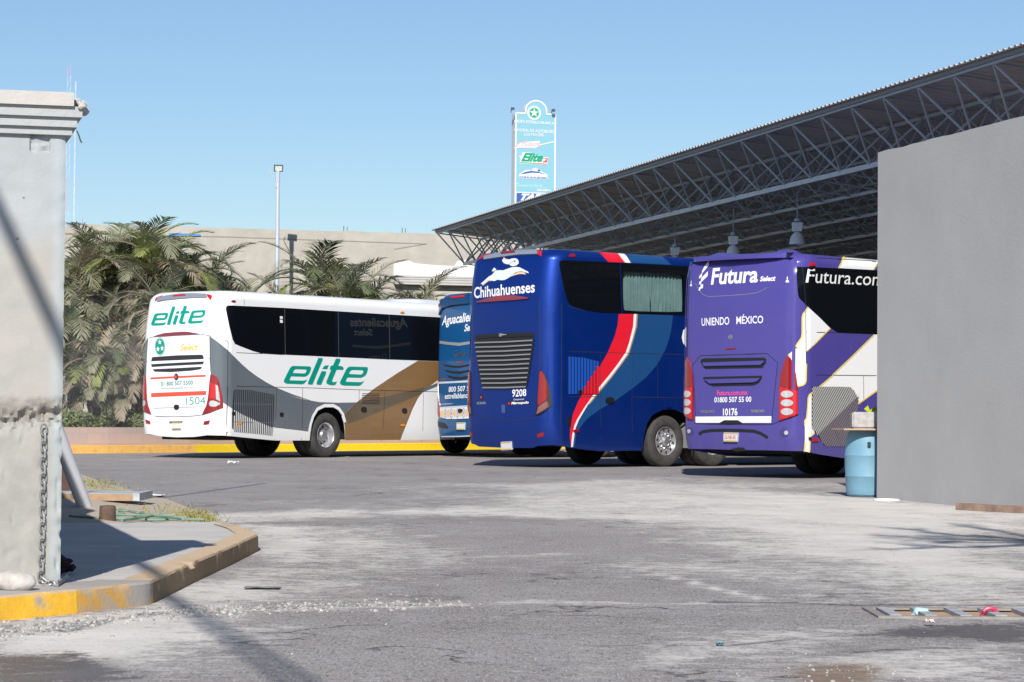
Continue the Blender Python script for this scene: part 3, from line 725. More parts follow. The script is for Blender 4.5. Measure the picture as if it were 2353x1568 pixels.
o = mb.build('garden_hose', HOSE, origin=tuple(G(330, 1185, .12))); tag(o, 'green garden hose lying in loops on the dirt', 'hose')
RAG = mat('dark_red_rag', (.045, .016, .02), rough=.95, noise_amt=.9, noise_scale=14, col2=(.02, .012, .016), bump=.6)
mb = MB(); a = G(150, 1318, HK)
for k in range(26): rock(mb, (a[0]+np.clip(random.gauss(0, .04), -.07, .06)-.03, a[1]+np.clip(random.gauss(0, .03), -.05, .05), HK+.02+min(.06, abs(random.gauss(0, .03)))), random.uniform(.028, .042), 200+k, 0, 2)
o = mb.build('rag', RAG, origin=tuple(a)); tag(o, 'crumpled dark red rag in the shade beside the pillar', 'rag')
mb = MB(); a = G(150, 1150, .1)
for k, dx in enumerate((-.05, .05, .17)):
    b0 = np.array([a[0]+dx-.3, a[1]+.8, .1]); mb.box(b0+EZ*.55+E1*(-.12), (E1, E2, np.array([-.28, 0, .96])), (.07, .02, .6), 0)
o = mb.build('board_stack', mat('dark_board', (.10, .05, .04), rough=.8, noise_amt=.6), origin=tuple(a)); tag(o, 'dark red boards leaning behind the white pipe', 'boards')

# litter on the road
def litter(name, px, py, size, m, label, cat, z=0.0, k=0, flat=True):
    a = G(px, py, z); mb = MB(); n = 9; vs = []
    for j in range(n):
        for i in range(n):
            u, v = i/(n-1)-.5, j/(n-1)-.5
            vs.append((a[0]+u*size[0]+noise.noise((u*3, v*3, k))*.03*size[0], a[1]+v*size[1], z+.006+size[2]*(.5+.5*noise.noise((u*4+k, v*4, k*2)))))
    fs = [(j*n+i, j*n+i+1, (j+1)*n+i+1, (j+1)*n+i) for j in range(n-1) for i in range(n-1)]
    mb.add(vs, fs, 0); N = len(vs); mb.add([(x, y, zz-.003) for x, y, zz in vs], [f[::-1] for f in fs], 0)
    o = mb.build(name, m, origin=tuple(a)); tag(o, label, cat); return o
litter('cardboard', 603, 1354, (.21, .12, .012), mat('grey_card', (.22, .22, .23), rough=.8), 'flat grey cardboard scrap on the concrete beside the kerb', 'cardboard', k=1)
litter('plastic_bag', 536, 1069, (.22, .15, .10), mat('clear_bag', (.75, .77, .78), rough=.25), 'crumpled clear plastic bag on the asphalt by the white coach', 'plastic bag', k=2)
litter('bottle_cap', 1654, 1484, (.035, .05, .012), mat('cap_blue', (.02, .28, .42), rough=.4), 'tiny blue cap on the asphalt in the foreground', 'cap', k=3)
litter('paper_scrap', 2136, 1439, (.045, .06, .04), mat('scrap_white', (.66, .56, .50), rough=.7), 'pale crumpled paper scrap beside the drain', 'paper', k=4)
litter('paper_scrap', 790/1.3064/1.7408, 746.8+898*.4397, (.30, .5, .03), mat('scrap_bright', (.8, .8, .78), rough=.7), 'white paper scraps by the edge of the dirt strip', 'paper', k=6)
# ================================================================== GREY WALL ON THE RIGHT, BARREL
wc = G(2014.5, 1145.5); wc[2] = 0
GW = mat('grey_masonry_paint', (.45, .44, .432), rough=.9, noise_amt=.8, noise_scale=.9, col2=(.40, .39, .382), bump=.14, bump_scale=30, detail=10)
HW = (955.5-355)/((1143.5-955.5)/1.05)+1.05
mb = MB(); n_l, n_h = 60, 26
vs = []
for j in range(n_h+1):
    for i in range(n_l+1):
        u = 16*i/n_l; z = HW*j/n_h; q = wc-E2*u+E1*(noise.noise((u*.7, z*.7, 3))*.008)
        vs.append((q[0], q[1], z+(noise.noise((u*2, 0, 0))*.018+noise.noise((u*7, 0, 0))*.008 if j == n_h else 0)))
N = n_l+1; mb.add(vs, [(j*N+i, j*N+i+1, (j+1)*N+i+1, (j+1)*N+i) for j in range(n_h) for i in range(n_l)], 0, smooth=True)
c_ = wc-E2*8+E1*5; mb.box((c_[0], c_[1], HW/2-.03), (E1, E2, EZ), (4.98, 7.99, HW/2-.03))
o = mb.build('grey_wall', GW, origin=tuple(wc)); tag(o, 'tall plain grey painted masonry wall at the right of the yard', 'wall')
mb = MB(); BRK = mat('lumber_red', (.36, .24, .17), rough=.85, noise_amt=.9, noise_scale=5, col2=(.16, .11, .09), bump=.4)
a = G(2203, 1172); b = G(2470, 1186)
dv = (b-a)/np.linalg.norm(b-a); c_ = (a+b)/2; mb.box((c_[0], c_[1], .04), (dv, np.array([-dv[1], dv[0], 0]), EZ), (np.linalg.norm(b-a)/2, .05, .038))
o = mb.build('timber_beam', BRK, origin=tuple(a)); tag(o, 'reddish timber beam lying along the foot of the grey wall', 'timber')
LID = mat('lid_white', (.75, .76, .77), rough=.4)
mb = MB(); a = G(2037, 1151); mb.lathe([(0, .012), (.14, .012), (.15, .022), (.16, .02), (.165, .002)], a, EZ, 28)
o = mb.build('bucket_lid', LID, origin=tuple(a)); tag(o, 'round white bucket lid on the ground at the wall corner', 'lid')
BAR = mat('barrel_blue', (.135, .285, .385), rough=.55, noise_amt=.45, noise_scale=5, col2=(.21, .37, .46), bump=.1)
q = G(2003.5, 1144.0); q = q+np.array([.0, .42, 0]); q[2] = 0
ba = thing('plastic_barrel', q, 'faded light blue plastic barrel standing at the grey wall corner', 'barrel')
mb = MB(); mb.lathe([(0, .005), (.235, .005), (.262, .03), (.275, .10), (.280, .255), (.287, .265), (.280, .28), (.290, .42), (.291, .52), (.297, .535), (.291, .55), (.285, .66), (.272, .76), (.245, .83), (.225, .86), (0, .862)], q, EZ, 48)
mb.build('body', BAR, ba)
mb = MB(); mb.box(q+np.array([-.02, -.297, .68]), np.eye(3), (.02, .02, .03)); mb.build('tap', mat('black_plastic', (.02, .02, .022), rough=.5), ba)
mb = MB(); mb.box(q+np.array([.02, -.03, .872]), (np.array([.995, .1, 0]), np.array([-.1, .995, 0]), EZ), (.42, .36, .010))
o = mb.build('wooden_board', mat('ply', (.50, .34, .22), rough=.8, noise_amt=.5, noise_scale=7), origin=tuple(q+EZ*.862)); tag(o, 'thin plywood board laid across the blue barrel top', 'board')
import bmesh
mb = MB(); bm = bmesh.new(); bmesh.ops.create_cube(bm, size=1); bmesh.ops.scale(bm, vec=(.52, .22, .212), verts=bm.verts); bmesh.ops.bevel(bm, geom=bm.edges[:], offset=.02, segments=3, affect='EDGES')
cb = q+np.array([.035, -.10, .884+.106]); mb.add([np.array(v.co)+cb for v in bm.verts], [tuple(x.index for x in f.verts) for f in bm.faces], 0, smooth=True); bm.free()
o = mb.build('concrete_block', mat('block', (.47, .455, .44), rough=.9, noise_amt=.7, noise_scale=9, bump=.3), origin=tuple(cb-EZ*.106)); tag(o, 'grey concrete block weighing down the board on the barrel', 'block')
toy = thing('toy_windmill', q+np.array([.15, .12, .884]), 'green and teal plastic pinwheel behind the concrete block', 'pinwheel')
mb = MB(); mb.tube([q+np.array([.13, .1, .884]), q+np.array([.17, .1, 1.22])], .012, 8)
for k in range(4):
    a = k*PI/2+.4; c_ = q+np.array([.06, .1, 1.09]); d = np.array([math.cos(a), 0, math.sin(a)]); e = np.array([-math.sin(a), 0, math.cos(a)])
    mb.add([c_, c_+d*.1, c_+d*.08+e*.07-np.array([0, .03, 0]), c_+e*.03], [(0, 1, 2, 3), (3, 2, 1, 0)], 0)
mb.build('petals', mat('lime', (.42, .50, .03), rough=.4), toy)
mb = MB(); c_ = q+np.array([.13, .08, 1.15]); mb.add([c_+np.array(p) for p in ((-.02, 0, -.1), (.05, 0, -.1), (.07, 0, .16), (.03, -.03, .12))], [(0, 1, 2, 3), (3, 2, 1, 0)]); mb.build('blade', mat('teal', (.03, .30, .36), rough=.4), toy)

# drain with bars
x0, x1, y0, y1 = DR
dr = thing('storm_drain', ((x0+x1)/2, (y0+y1)/2, 0), 'open concrete storm drain with grey bars and rubbish inside', 'drain')
DC = mat('drain_concrete', (.30, .28, .26), rough=.9, noise_amt=.7, noise_scale=8, col2=(.18, .14, .11)); BK = mat('drain_brick', (.50, .33, .20), rough=.9, noise_amt=.7, noise_scale=8, col2=(.30, .22, .16))
mb = MB(); d = .22
d = .007
mb.add([(x0, y0, 0), (x1, y0, 0), (x1, y1, 0), (x0, y1, 0), (x0, y0, -d), (x1, y0, -d), (x1, y1, -d), (x0, y1, -d)], [(0, 3, 7, 4), (1, 5, 6, 2), (0, 4, 5, 1)])
mb.add([(x0, y0, -d), (x1, y0, -d), (x1, y1, -d), (x0, y1, -d)], [(0, 1, 2, 3)], 1); 
mb.add([(x0, y1-.002, .0), (x1, y1-.002, .0), (x1, y1-.002, -d), (x0, y1-.002, -d)], [(0, 1, 2, 3), (3, 2, 1, 0)], 1)
mb.build('channel', [DC, BK], dr)
mb = MB()
for a in (y0-.025, y1+.025): mb.abox(x0-.05, x1+.05, a-.025, a+.025, -.05, .012)
mb.abox(x0-.05, x0-.002, y0+.001, y1-.001, -.05, .012); mb.build('rim', DC, dr)
for k in range(8):
    mb = MB(); xx = x0+.05+k*.183; mb.abox(xx-.030, xx+.030, y0+.001, y1-.001, -.012, .016); mb.build('bar', mat('bar_grey', (.42, .42, .43), rough=.8, noise_amt=.6, noise_scale=9), dr)
def lump(name, x, y, z, r, m, label, cat, seed, sq=(1, 1, .6), par=None):
    mb = MB(); rock(mb, (x, y, z), r, seed, 0, 3, sq); o = mb.build(name, m, origin=(x, y, z)); tag(o, label, cat)
lump('plastic_wrapper', 2.19, 12.90, .0, .05, mat('wrap_blue', (.45, .66, .78), rough=.35), 'pale blue wrapper in the drain', 'wrapper', 3)
lump('plastic_wrapper', 2.80, 12.9, .0, .05, mat('wrap_white', (.66, .64, .60), rough=.5), 'dirty white wrapper in the drain', 'wrapper', 8)
mb = MB(); mb.tube([np.array([2.545+.045*math.cos(t), 12.85, -.015+.05*math.sin(t)]) for t in np.linspace(0, PI, 10)], .012, 8)
o = mb.build('plastic_hoop', mat('pink_red', (.50, .03, .09), rough=.4), origin=(2.6, 12.9, -.1)); tag(o, 'curved crimson plastic piece in the drain', 'plastic piece')

# ================================================================== CANOPY (space frame roof)
STEEL = mat('truss_paint', (.38, .44, .51), rough=.42, noise_amt=.4, noise_scale=4, col2=(.32, .35, .38))
CHORD_LIT = mat('chord_sunlit_paint', (.52, .55, .58), rough=.4, metal=.15, noise_amt=.4, noise_scale=3, col2=(.34, .34, .34))  # paler than the truss paint, standing in for sunlight on the chords
ROOF = mat('roof_sheet', (.50, .49, .49), rough=.55, metal=.0, noise_amt=.5, noise_scale=1.2, col2=(.40, .39, .385))
NODE0 = np.array([3.955, 56.5, 7.05]); BAY = 1.535; STEP = -E2*BAY; DROP = .109
I0, I1, NR = -16.45, 22, 8
def tn(i, r): return NODE0+STEP*(i)+E1*BAY*r-EZ*DROP*BAY*r
def bn(i, r): return NODE0+STEP*(i+.5)+E1*BAY*(r+.5)-EZ*(1.06+DROP*BAY*(r))
cn = tn(I0, 0)
can = thing('bus_canopy', (cn[0], cn[1], 0), 'long dark steel space-frame canopy roof over the bus bays', 'canopy')
cols = [I0+k for k in range(int(I1-I0)+1)]
# corrugated sheet (ribs run inward from the edge)
mb = MB(); vs = []; fs = []
L0, L1 = I0*BAY-.25, I1*BAY; pitch = .21; prof = [(0, 0), (.10, 0), (.13, .03), (.18, .03)]
ts = []
t = L0
while t < L1:
    for a, h in prof: ts.append((t+a, h))
    t += pitch
base = NODE0+EZ*.085
for t, h in ts:
    for r in (-.14, 3, 6.2, NR*BAY): vs.append(base-E2*t+E1*r-EZ*DROP*r+EZ*h)
fs = [(i*4+k, i*4+k+1, i*4+k+5, i*4+k+4) for i in range(len(ts)-1) for k in range(3)]
mb.add(vs, fs, 0)
n0 = len(vs); mb.add([np.array(v)+EZ*.012 for v in vs], [f[::-1] for f in fs], 0)
e = []
for i in range(len(ts)-1): e.append((i*4, (i+1)*4, n0+(i+1)*4, n0+i*4))
for f in e: mb.f.append(f); mb.m.append(0); mb.sm.append(False)
mb.build('roof_sheet', ROOF, can)
def bar(mb, a, b, h, wd): 
    t = (b-a)/np.linalg.norm(b-a); s_ = np.cross(t, EZ); s_ /= np.linalg.norm(s_); u = np.cross(s_, t)
    mb.box((a+b)/2, (t, s_, u), (np.linalg.norm(b-a)/2, wd/2, h/2))
mb = MB(); bar(mb, tn(I0, 0)-E1*.05+EZ*.045, tn(I1, 0)-E1*.05+EZ*.045, .07, .05)
mb.build('edge_beam', mat('edge_grey', (.17, .17, .18), rough=.5), can)
for r in range(NR):
    mb = MB(); bar(mb, tn(I0, r), tn(I1, r), .07, .07); mb.build('top_chord', STEEL, can)
    mb = MB(); bar(mb, bn(I0, r)+E2*.06, bn(I1, r), .10 if r == 0 else .07, .08); mb.build('bottom_chord', CHORD_LIT, can)
    mb = MB()
    for i in cols:
        mb.tube([tn(i, r), tn(i, r+1)], .022 if r == 0 else .016, 5, cap=False)          # purlin
        if i+1 <= I1:
            for a in (tn(i, r), tn(i+1, r), tn(i, r+1), tn(i+1, r+1)): mb.tube([a, bn(i, r)], .025 if r == 0 else .015, 6, cap=False)
            if r < NR-1: mb.tube([bn(i, r), bn(i, r+1)], .02, 5, cap=False)
    mb.build('lattice', STEEL, can)
for i in (-12.45, 0.55, 12.55):
    a = bn(i, 6); mb = MB(); mb.tube([np.array([a[0], a[1], 0]), a], .16, 16); mb.build('column', CHORD_LIT, can)
hc_ = NODE0+E1*(NR*BAY+4.2)-E2*5.0
mb = MB(); mb.box((hc_[0], hc_[1], 3.3), (E1, E2, EZ), (4.0, 33, 3.3)); mb.build('added_back_hall', mat('hall_wall', (.30, .28, .26), rough=.9, noise_amt=.5, noise_scale=.6), origin=(hc_[0], hc_[1], 0)); tag(bpy.data.objects['added_back_hall'], 'unseen hall added behind the canopy to block light from the back', 'building')  # unseen hall added to keep back light out from under the roof
# hanging bay lamps
LB = mat('lamp_housing', (.75, .78, .80), rough=.45); LDm = mat('lamp_dome', (.70, .71, .72), rough=.4)
LS = .82
for k, (px, py, Yl, lab) in enumerate(((1832, 522, 53.0, 'grey bell lamp hanging highest above the purple coach roof'), (1685, 553, 56.9, 'grey bell lamp partly hidden behind the purple coach spoiler'), (1551, 578, 61.0, 'grey bell lamp just above the dark blue coach roof'))):
    c_ = D(px, py, Yl); lp = thing('bay_lamp', c_, lab, 'hanging lamp', 'bell lamps hanging under the canopy')
    mb = MB(); mb.tube([c_+EZ*.10, c_+EZ*.75], .012, 6); mb.lathe([(.0, .19), (.06, .19), (.07, .12), (.0, .115)], c_, EZ, 12); mb.build('hanger', STEEL, lp)
    mb = MB(); z0, z1 = -.12*LS, .115*LS
    mb.add([c_+np.array((sx*wx, sy*wx, zz)) for zz, wx in ((z0, .11*LS), (z1, .135*LS)) for sx, sy in ((-1, -1), (1, -1), (1, 1), (-1, 1))], [(3, 2, 1, 0), (4, 5, 6, 7), (0, 1, 5, 4), (1, 2, 6, 5), (2, 3, 7, 6), (3, 0, 4, 7)]); mb.build('housing', LB, lp)
    mb = MB(); mb.lathe([(x*LS, y*LS) for x, y in ((.05, -.12), (.10, -.17), (.15, -.22), (.19, -.32), (.215, -.45), (.225, -.47), (.205, -.45), (.18, -.33), (.10, -.2), (.05, -.18))], c_, EZ, 28); mb.build('dome', LDm, lp)

# ================================================================== BACK BUILDING
YB = 84.0
STB = mat('rough_stucco', (.45, .415, .36), rough=.95, noise_amt=.8, noise_scale=1.6, col2=(.36, .332, .288), bump=1.0, bump_scale=3.2, detail=10)
WH = mat('whitewash', (.80, .79, .77), rough=.9, noise_amt=.5, noise_scale=2, col2=(.62, .60, .57))
fl = Plane(D(636, 946, YB)*np.array([1, 1, 0]), E1, EZ, (-30, 30, 0, 14))
bl = thing('stucco_building', fl.o, 'long windowless beige stucco building behind the palms and canopy', 'building')
def bq(px, py): return fl.inv([(px, py)])[0]
sL, zt = bq(191, 515); sR, zr_ = bq(985, 537); zt = .5*(zt+zr_)
def fbox(mb, s0, s1, z0, z1, d0, d1, mi=0):
    c_ = fl.o+E1*(s0+s1)/2+E2*(d0+d1)/2; mb.box((c_[0], c_[1], (z0+z1)/2), (E1, E2, EZ), ((s1-s0)/2, (d1-d0)/2, (z1-z0)/2), mi)
mb = MB(); s9 = bq(905, 600)[0]
nn = 120; top = [(sL-1.6, bq(175, 545)[1]), (sL-1.3, bq(180, 528)[1])]+[(sL+(40-sL)*k/nn, zt+noise.noise((k*.9, 0, 0))*.04) for k in range(nn+1)]
poly = np.array([(sL-1.6, 0)]+top+[(40, 0)])[::-1]
fl.plate(mb, poly, 0, 0.0, -8.0, 1.2); mb.build('wall', STB, bl, angle=20)
mb = MB(); zl = bq(600, 549)[1]; fl.strip(mb, [(sL, zl), (sL+5, zl+.03), (sL+12, zl-.03), (s9, zl-.25)], .035, 0, .006); mb.build('crack_line', mat('crack', (.24, .22, .20), rough=.9), bl)
mb = MB(); fbox(mb, s9, 30, bq(950, 655)[1], bq(950, 634)[1], -.35, -.004); mb.build('ledge', mat('ledge_boards', (.52, .50, .48), rough=.85, noise_amt=.7, noise_scale=2.5, col2=(.42, .40, .38)), bl)
for yy in (639, 644, 650):
    za_ = bq(950, yy)[1]; mb = MB(); fbox(mb, s9+.02, 29.9, za_-.012, za_+.012, -.352, -.349); mb.build('board_joint_shadow', MATS['crack'], bl)  # dark strips painted as the shadow lines between the boards
mb = MB(); za, zb_ = bq(950, 634)[1], bq(950, 611)[1]
pts = [(s9, za), (s9, zb_+.05)]+[(s9+d, zb_+h) for d, h in ((.3, .12), (.5, .2), (.75, .08), (1.4, .04), (2.2, .02), (2.3, .2), (2.6, .26), (2.8, .2), (3.0, .05), (4, .0), (6, -.15), (14, -.3), (14, za-zb_))]
fl.plate(mb, np.array(pts)[::-1], 0, .012, 0, 1.0); mb.build('whitewash_patch', WH, bl)
SMO = mat('smooth_render', (.52, .48, .42), rough=.9, noise_amt=.4, noise_scale=1.5)
mb = MB(); fbox(mb, s9+.3, 30, 0, za-.31, -.05, -.005); mb.build('lower_panel', SMO, bl)
mb = MB(); a0, a1 = bq(668, 527), bq(795, 534)
fl.plate(mb, np.array([bq(388, 543), bq(460, 543), bq(460, 538), bq(388, 536)]), 0, .05, 0); mb.build('blue_band', mat('blue_band', (.08, .25, .50), rough=.5), bl)
for px in (796, 931): 
    s, _ = bq(px, 530); c_ = fl.o+E1*s+E2*.5; mb = MB(); mb.tube([c_+EZ*zt, c_+EZ*(zt+.22)], .014, 5); mb.tube([c_+E1*.12+EZ*zt, c_+E1*.12+EZ*(zt+.2)], .012, 5); mb.build('rebar', mat('rust_bar', (.12, .08, .06), rough=.8), bl)
lo = thing('low_white_building', D(160, 946, 96)*np.array([1, 1, 0]), 'low white building beyond the palms at the far left', 'building')
mb = MB(); zz = (941-548)/F_F*96+1.05; c_ = D(120, 946, 96); mb.abox(c_[0]-7, c_[0]+4.5, 96, 104, 0, zz); mb.build('wall', WH, lo)
mb = MB(); mb.tube([(c_[0]+.5, 97, zz), (c_[0]+.5, 97, zz+.7)], .03, 5); mb.tube([(c_[0]+.9, 97, zz), (c_[0]+.9, 97, zz+.9)], .03, 5); mb.build('aerial', STEEL, lo)

# ================================================================== LAMP POST, SIGN, MASTS, CABLES
YP = 80.9; pb = D(634.5, 946, YP); pb[2] = 0
lp = thing('lamp_post', pb, 'tall pale steel post with a single square floodlight on top', 'lamp post')
GALV = mat('galvanised', (.55, .60, .66), rough=.4, metal=.2, noise_amt=.2, noise_scale=2)
tp = D(638.5, 398, YP); mb = MB(); mb.tube([pb, pb+(tp-pb)*.985], [.085, .062], 14); mb.build('pole', GALV, lp)
mb = MB(); mb.tube([tp-EZ*.3, tp+EZ*.06], .075, 8); mb.tube([tp+EZ*.06, tp+EZ*.14], .03, 8); mb.tube([tp+np.array([-.02, -.09, -.5]), tp+np.array([-.12, -.1, -.2]), tp+np.array([-.27, -.1, .05]), tp+np.array([-.22, -.08, .2])], .014, 6); mb.build('bracket', GALV, lp)
fc = D(640, 387, YP)
lx = np.array([.98, .17, 0]); ly = np.array([-.16, .95, .27]); lz = np.cross(lx, ly)
mb = MB(); mb.box(fc, (lx, ly, lz), (.155, .035, .115)); mb.build('floodlight', mat('flood_dark', (.09, .11, .14), rough=.45), lp)
mb = MB(); mb.box(fc-ly*.037, (lx, ly, lz), (.115, .004, .080)); mb.build('lens', mat('flood_lens', (.62, .66, .58), rough=.15), lp)

YS = 95.0
sg = Plane(D(1180, 950, YS)*np.array([1, 1, 0]), E1, EZ, (-1, 4, 0, 20))
sgn = thing('pylon_sign', sg.o, 'tall light blue bus company pylon sign with arched top', 'sign')
SGB = mat('sign_blue', (.20, .42, .50), rough=.35, noise_amt=.35, noise_scale=1.5, col2=(.25, .46, .53)); SGW = mat('sign_white', (.62, .65, .68), rough=.5, noise_amt=.3, noise_scale=3, col2=(.60, .55, .5))
SGG = mat('sign_green', (.0, .30, .15), rough=.4); SGR = mat('sign_red', (.70, .10, .07), rough=.4); SGN = mat('sign_navy', (.03, .10, .30), rough=.4); SGP = mat('sign_pink', (.72, .38, .36), rough=.4); SGT = mat('sign_mint', (.38, .62, .62), rough=.4)
e = sg.inv(S7([(245,250),(400,255),(400,215),(425,150),(480,105),(545,92),(610,108),(660,150),(690,215),(695,265),(840,275),(825,1600),(235,1600)]))
x0, x1 = 0.0, e[10][0]; zt_ = e[0][1]; xc = (x0+x1)/2+.02; ra = (e[8][0]-e[2][0])/2; za_ = zt_
out = [(x0, 0), (x1, 0), (x1, zt_), (xc+ra, zt_), (xc+ra, zt_+.12)]+[(xc+ra*math.cos(t), zt_+.12+ra*.92*math.sin(t)) for t in np.linspace(0, PI, 22)[1:-1]]+[(xc-ra, zt_+.12), (xc-ra, zt_), (x0, zt_)]
mb = MB(); sg.plate(mb, np.array(out), 0, 0, -.62, 3.0, smi=1); mb.build('panel', [SGB, SGW], sgn, angle=30)
mb = MB(); o_ = np.array(out); sg.strip(mb, np.vstack([o_[2:], ]), .06, 0, .012); sg.strip(mb, [(x1, 0), (x1, zt_)], .06, 0, .012); sg.strip(mb, [(x0, 0), (x0, zt_)], .06, 0, .012); mb.build('frame', SGW, sgn)
mb = MB(); I = lambda p: sg.inv(S7(p))
cen = I([(545, 252)])[0]; r0 = abs(I([(640, 252)])[0][0]-cen[0])
sg.flat(mb, [ell(*cen, r0, r0)], 0, .008); sg.flat(mb, [ell(*cen, r0*.80, r0*.80), ell(*cen, r0*.76, r0*.76)], 1, .012); sg.flat(mb, [ell(*cen, r0*.68, r0*.68)], 1, .014)
sg.flat(mb, [[(x, 2*cen[1]-y) for x, y in star(*cen, r0*.66, r0*.66)]], 0, .02)
sg.text(mb, 'GRUPO ESTRELLA BLANCA', I([(268,388),(822,418),(820,378),(268,345)]), 0, .012, bold=.02)
sg.text(mb, 'CENTRAL DE AUTOBUSES', I([(268,505),(822,540),(820,492),(268,468)]), 0, .012, bold=.015)
sg.text(mb, 'LOS MOCHIS', I([(405,570),(678,582),(678,540),(405,530)]), 0, .012, bold=.015)
sg.flat(mb, [I([(258,748),(345,665),(620,640),(632,690),(815,645),(820,662),(640,702),(560,745),(330,742),(290,740)])], 0, .010)
sg.text(mb, 'Futura', I([(355,720),(625,712),(635,650),(375,655)]), 2, .014, bold=.02, shear=.5)
sg.strip(mb, I([(265,742),(340,672),(470,650)]), .04, 2, .013); sg.strip(mb, I([(335,735),(560,735)]), .02, 2, .013)
sg.flat(mb, [I([(330,850),(370,850),(378,800),(520,805),(530,840),(600,835),(610,868),(745,872),(722,975),(342,960),(358,885)])], 0, .010)
sg.text(mb, 'Elite', I([(360,930),(665,940),(680,815),(378,808)]), 1, .014, bold=.05, shear=.35)
sg.flat(mb, [I([(668,878),(738,882),(722,945),(650,940),(720,900)])], 3, .016); sg.strip(mb, I([(350,945),(560,955)]), .035, 1, .013); sg.strip(mb, I([(560,955),(718,965)]), .035, 3, .013)
sg.flat(mb, [I([(335,1115),(345,1095),(410,1060),(415,1045),(480,1045),(520,1060),(515,1030),(570,1020),(630,1045),(640,1065),(730,1110),(730,1175),(715,1182),(340,1165)])], 0, .010)
sg.flat(mb, [I([(345,1110),(420,1075),(500,1060),(600,1070),(720,1112),(620,1092),(520,1085),(420,1100)])], 4, .014); sg.flat(mb, [I(ell(612,1055,20,14))], 4, .014); sg.strip(mb, I([(525,1035),(580,1035),(610,1050)]), .03, 2, .014)
sg.text(mb, 'TRANSPORTES', I([(430,1128),(635,1135),(635,1118),(430,1110)]), 2, .014, bold=.01)
sg.text(mb, 'CHIHUAHUENSES', I([(340,1160),(720,1176),(722,1148),(343,1130)]), 4, .014, bold=.03)
sg.text(mb, 'TransportesNorte', I([(285,1305),(660,1310),(670,1240),(300,1232)]), 5, .012, bold=.01, shear=.4)
for k in range(5): sg.flat(mb, [I(star(632+k*20, 1300, 8, 8))], 0, .012)
sg.text(mb, 'Ejecutivo', I([(588,1350),(772,1356),(775,1310),(590,1308)]), 0, .012, bold=.03)
sg.flat(mb, [I([(278,1350),(820,1372),(812,1640),(270,1640)])], 0, .010); sg.flat(mb, [I([(300,1365),(805,1385),(800,1640),(292,1640)])], 4, .013)
sg.text(mb, 'TAP', I([(345,1470),(640,1478),(655,1382),(370,1375)]), 0, .016, bold=.06, shear=.3)
mb.build('lettering', [SGW, SGG, SGP, SGR, SGN, SGT], sgn, custom=True)
for px, py in ((225, 240), (790, 255)):
    mb = MB(); q = sg.inv(S7([(px, py)]))[0]; c_ = sg.o+E1*q[0]+EZ*zt_; mb.tube([c_, c_+EZ*.14, c_-E2*.2+EZ*.17], .018, 6); mb.box(c_-E2*.25+EZ*.13, (E1, E2, EZ), (.06, .05, .05))
    mb.build('spotlight', mat('spot_dark', (.06, .07, .09), rough=.5), sgn)

def mast(px0, py0, Ym, wd, label, m2):
    b = D(px0, 941, Ym); b[2] = 0; t = D(px0, py0, Ym); h = t[2]
    o = thing('radio_mast', b, label, 'mast'); mb = MB(); n = int(h/1.5)
    for k in range(n):
        z0, z1 = h*k/n, h*(k+1)/n; mi = (k//3) % 2
        for sx in (-1, 1): mb.tube([b+np.array([sx*wd, 0, z0]), b+np.array([sx*wd, 0, z1])], .019, 4, mi, cap=False)
        mb.tube([b+np.array([-wd, 0, z0]), b+np.array([wd, 0, z1])], .02, 4, mi, cap=False)
    mb.build('lattice', m2, o)
mast(148.5, 148, 320, .22, 'thin red and white lattice radio mast far behind the pillar', [mat('mast_red_faint', (.62, .42, .55), rough=.6), mat('mast_white_faint', (.60, .66, .74), rough=.6)])  # mast colours tinted towards the sky so the far mast looks faint
mast(164, 186, 320, .06, 'thin white aerial pole beside the radio mast', [mat('mast_w2', (.62, .70, .78), rough=.6)]*2)

# overhead cables and bare branches behind the camera: they only show as shadows in the photograph
def up(px, py, h, z=0.0):
    a = G(px, py, z); return a+SUN*((h-z)/SUN[2])
CB = mat('cable_black', (.02, .02, .02), rough=.6)
for k, (a, b) in enumerate((((405,1392),(655,1568)), ((455,1405),(720,1568)), ((330,1150),(610,1111)))):
    h = 6.5 if k < 2 else 7.5
    p0, p1 = up(*a, h), up(*b, h); d = p1-p0; mb = MB()
    n0, n1 = (-9, 9) if k < 2 else (-6, 1)
    pts = [p0+d*t for t in np.linspace(n0, n1, 60)] if k < 2 else [p0+d*t for t in np.linspace(0, 1, 8)]
    if k == 2: pts = [p0+d*t for t in np.linspace(0, 1, 8)]; pts = [pts[0]-d*2]+pts
    mb.tube(pts, .024 if k < 2 else .03, 6); o = mb.build('overhead_cable', CB, origin=tuple(p0)); tag(o, ('black overhead cable nearest the pillar', 'black overhead cable crossing the road entrance', 'black overhead cable ending above the yard')[k], 'cable')
tb = np.array([11.5, -3.0, 0]); bt = thing('bare_tree', tb, 'bare branching street tree beside the yard entrance', 'tree')
BK2 = mat('bark', (.12, .09, .07), rough=.9, noise_amt=.6, noise_scale=8); mb = MB(); HB = 8.6
J = up(2440, 1248, HB); mb.tube([tb, tb+np.array([-.2, .1, 3.0]), tb+np.array([-.9, .6, 5.4]), J+np.array([1.6, -.5, -1.2]), J], [.24, .20, .16, .11, .075], 12); mb.build('trunk', BK2, bt)
mb = MB(); rb = random.Random(4)
def limb(p0, p1, r0, dep):
    n = 9; pts = [p0+(p1-p0)*t+np.array([rb.gauss(0, .035), rb.gauss(0, .05), rb.gauss(0, .05)])*math.sin(PI*t) for t in np.linspace(0, 1, n)]
    mb.tube(pts, [r0*(1-.75*k/(n-1)) for k in range(n)], 7)
    if dep:
        for k in (3, 5, 6, 7):
            d = (p1-p0)*rb.uniform(.22, .4)+np.array([rb.gauss(0, .12), rb.gauss(0, .35), rb.gauss(.1, .18)]); limb(pts[k], pts[k]+d, r0*.42, dep-1)
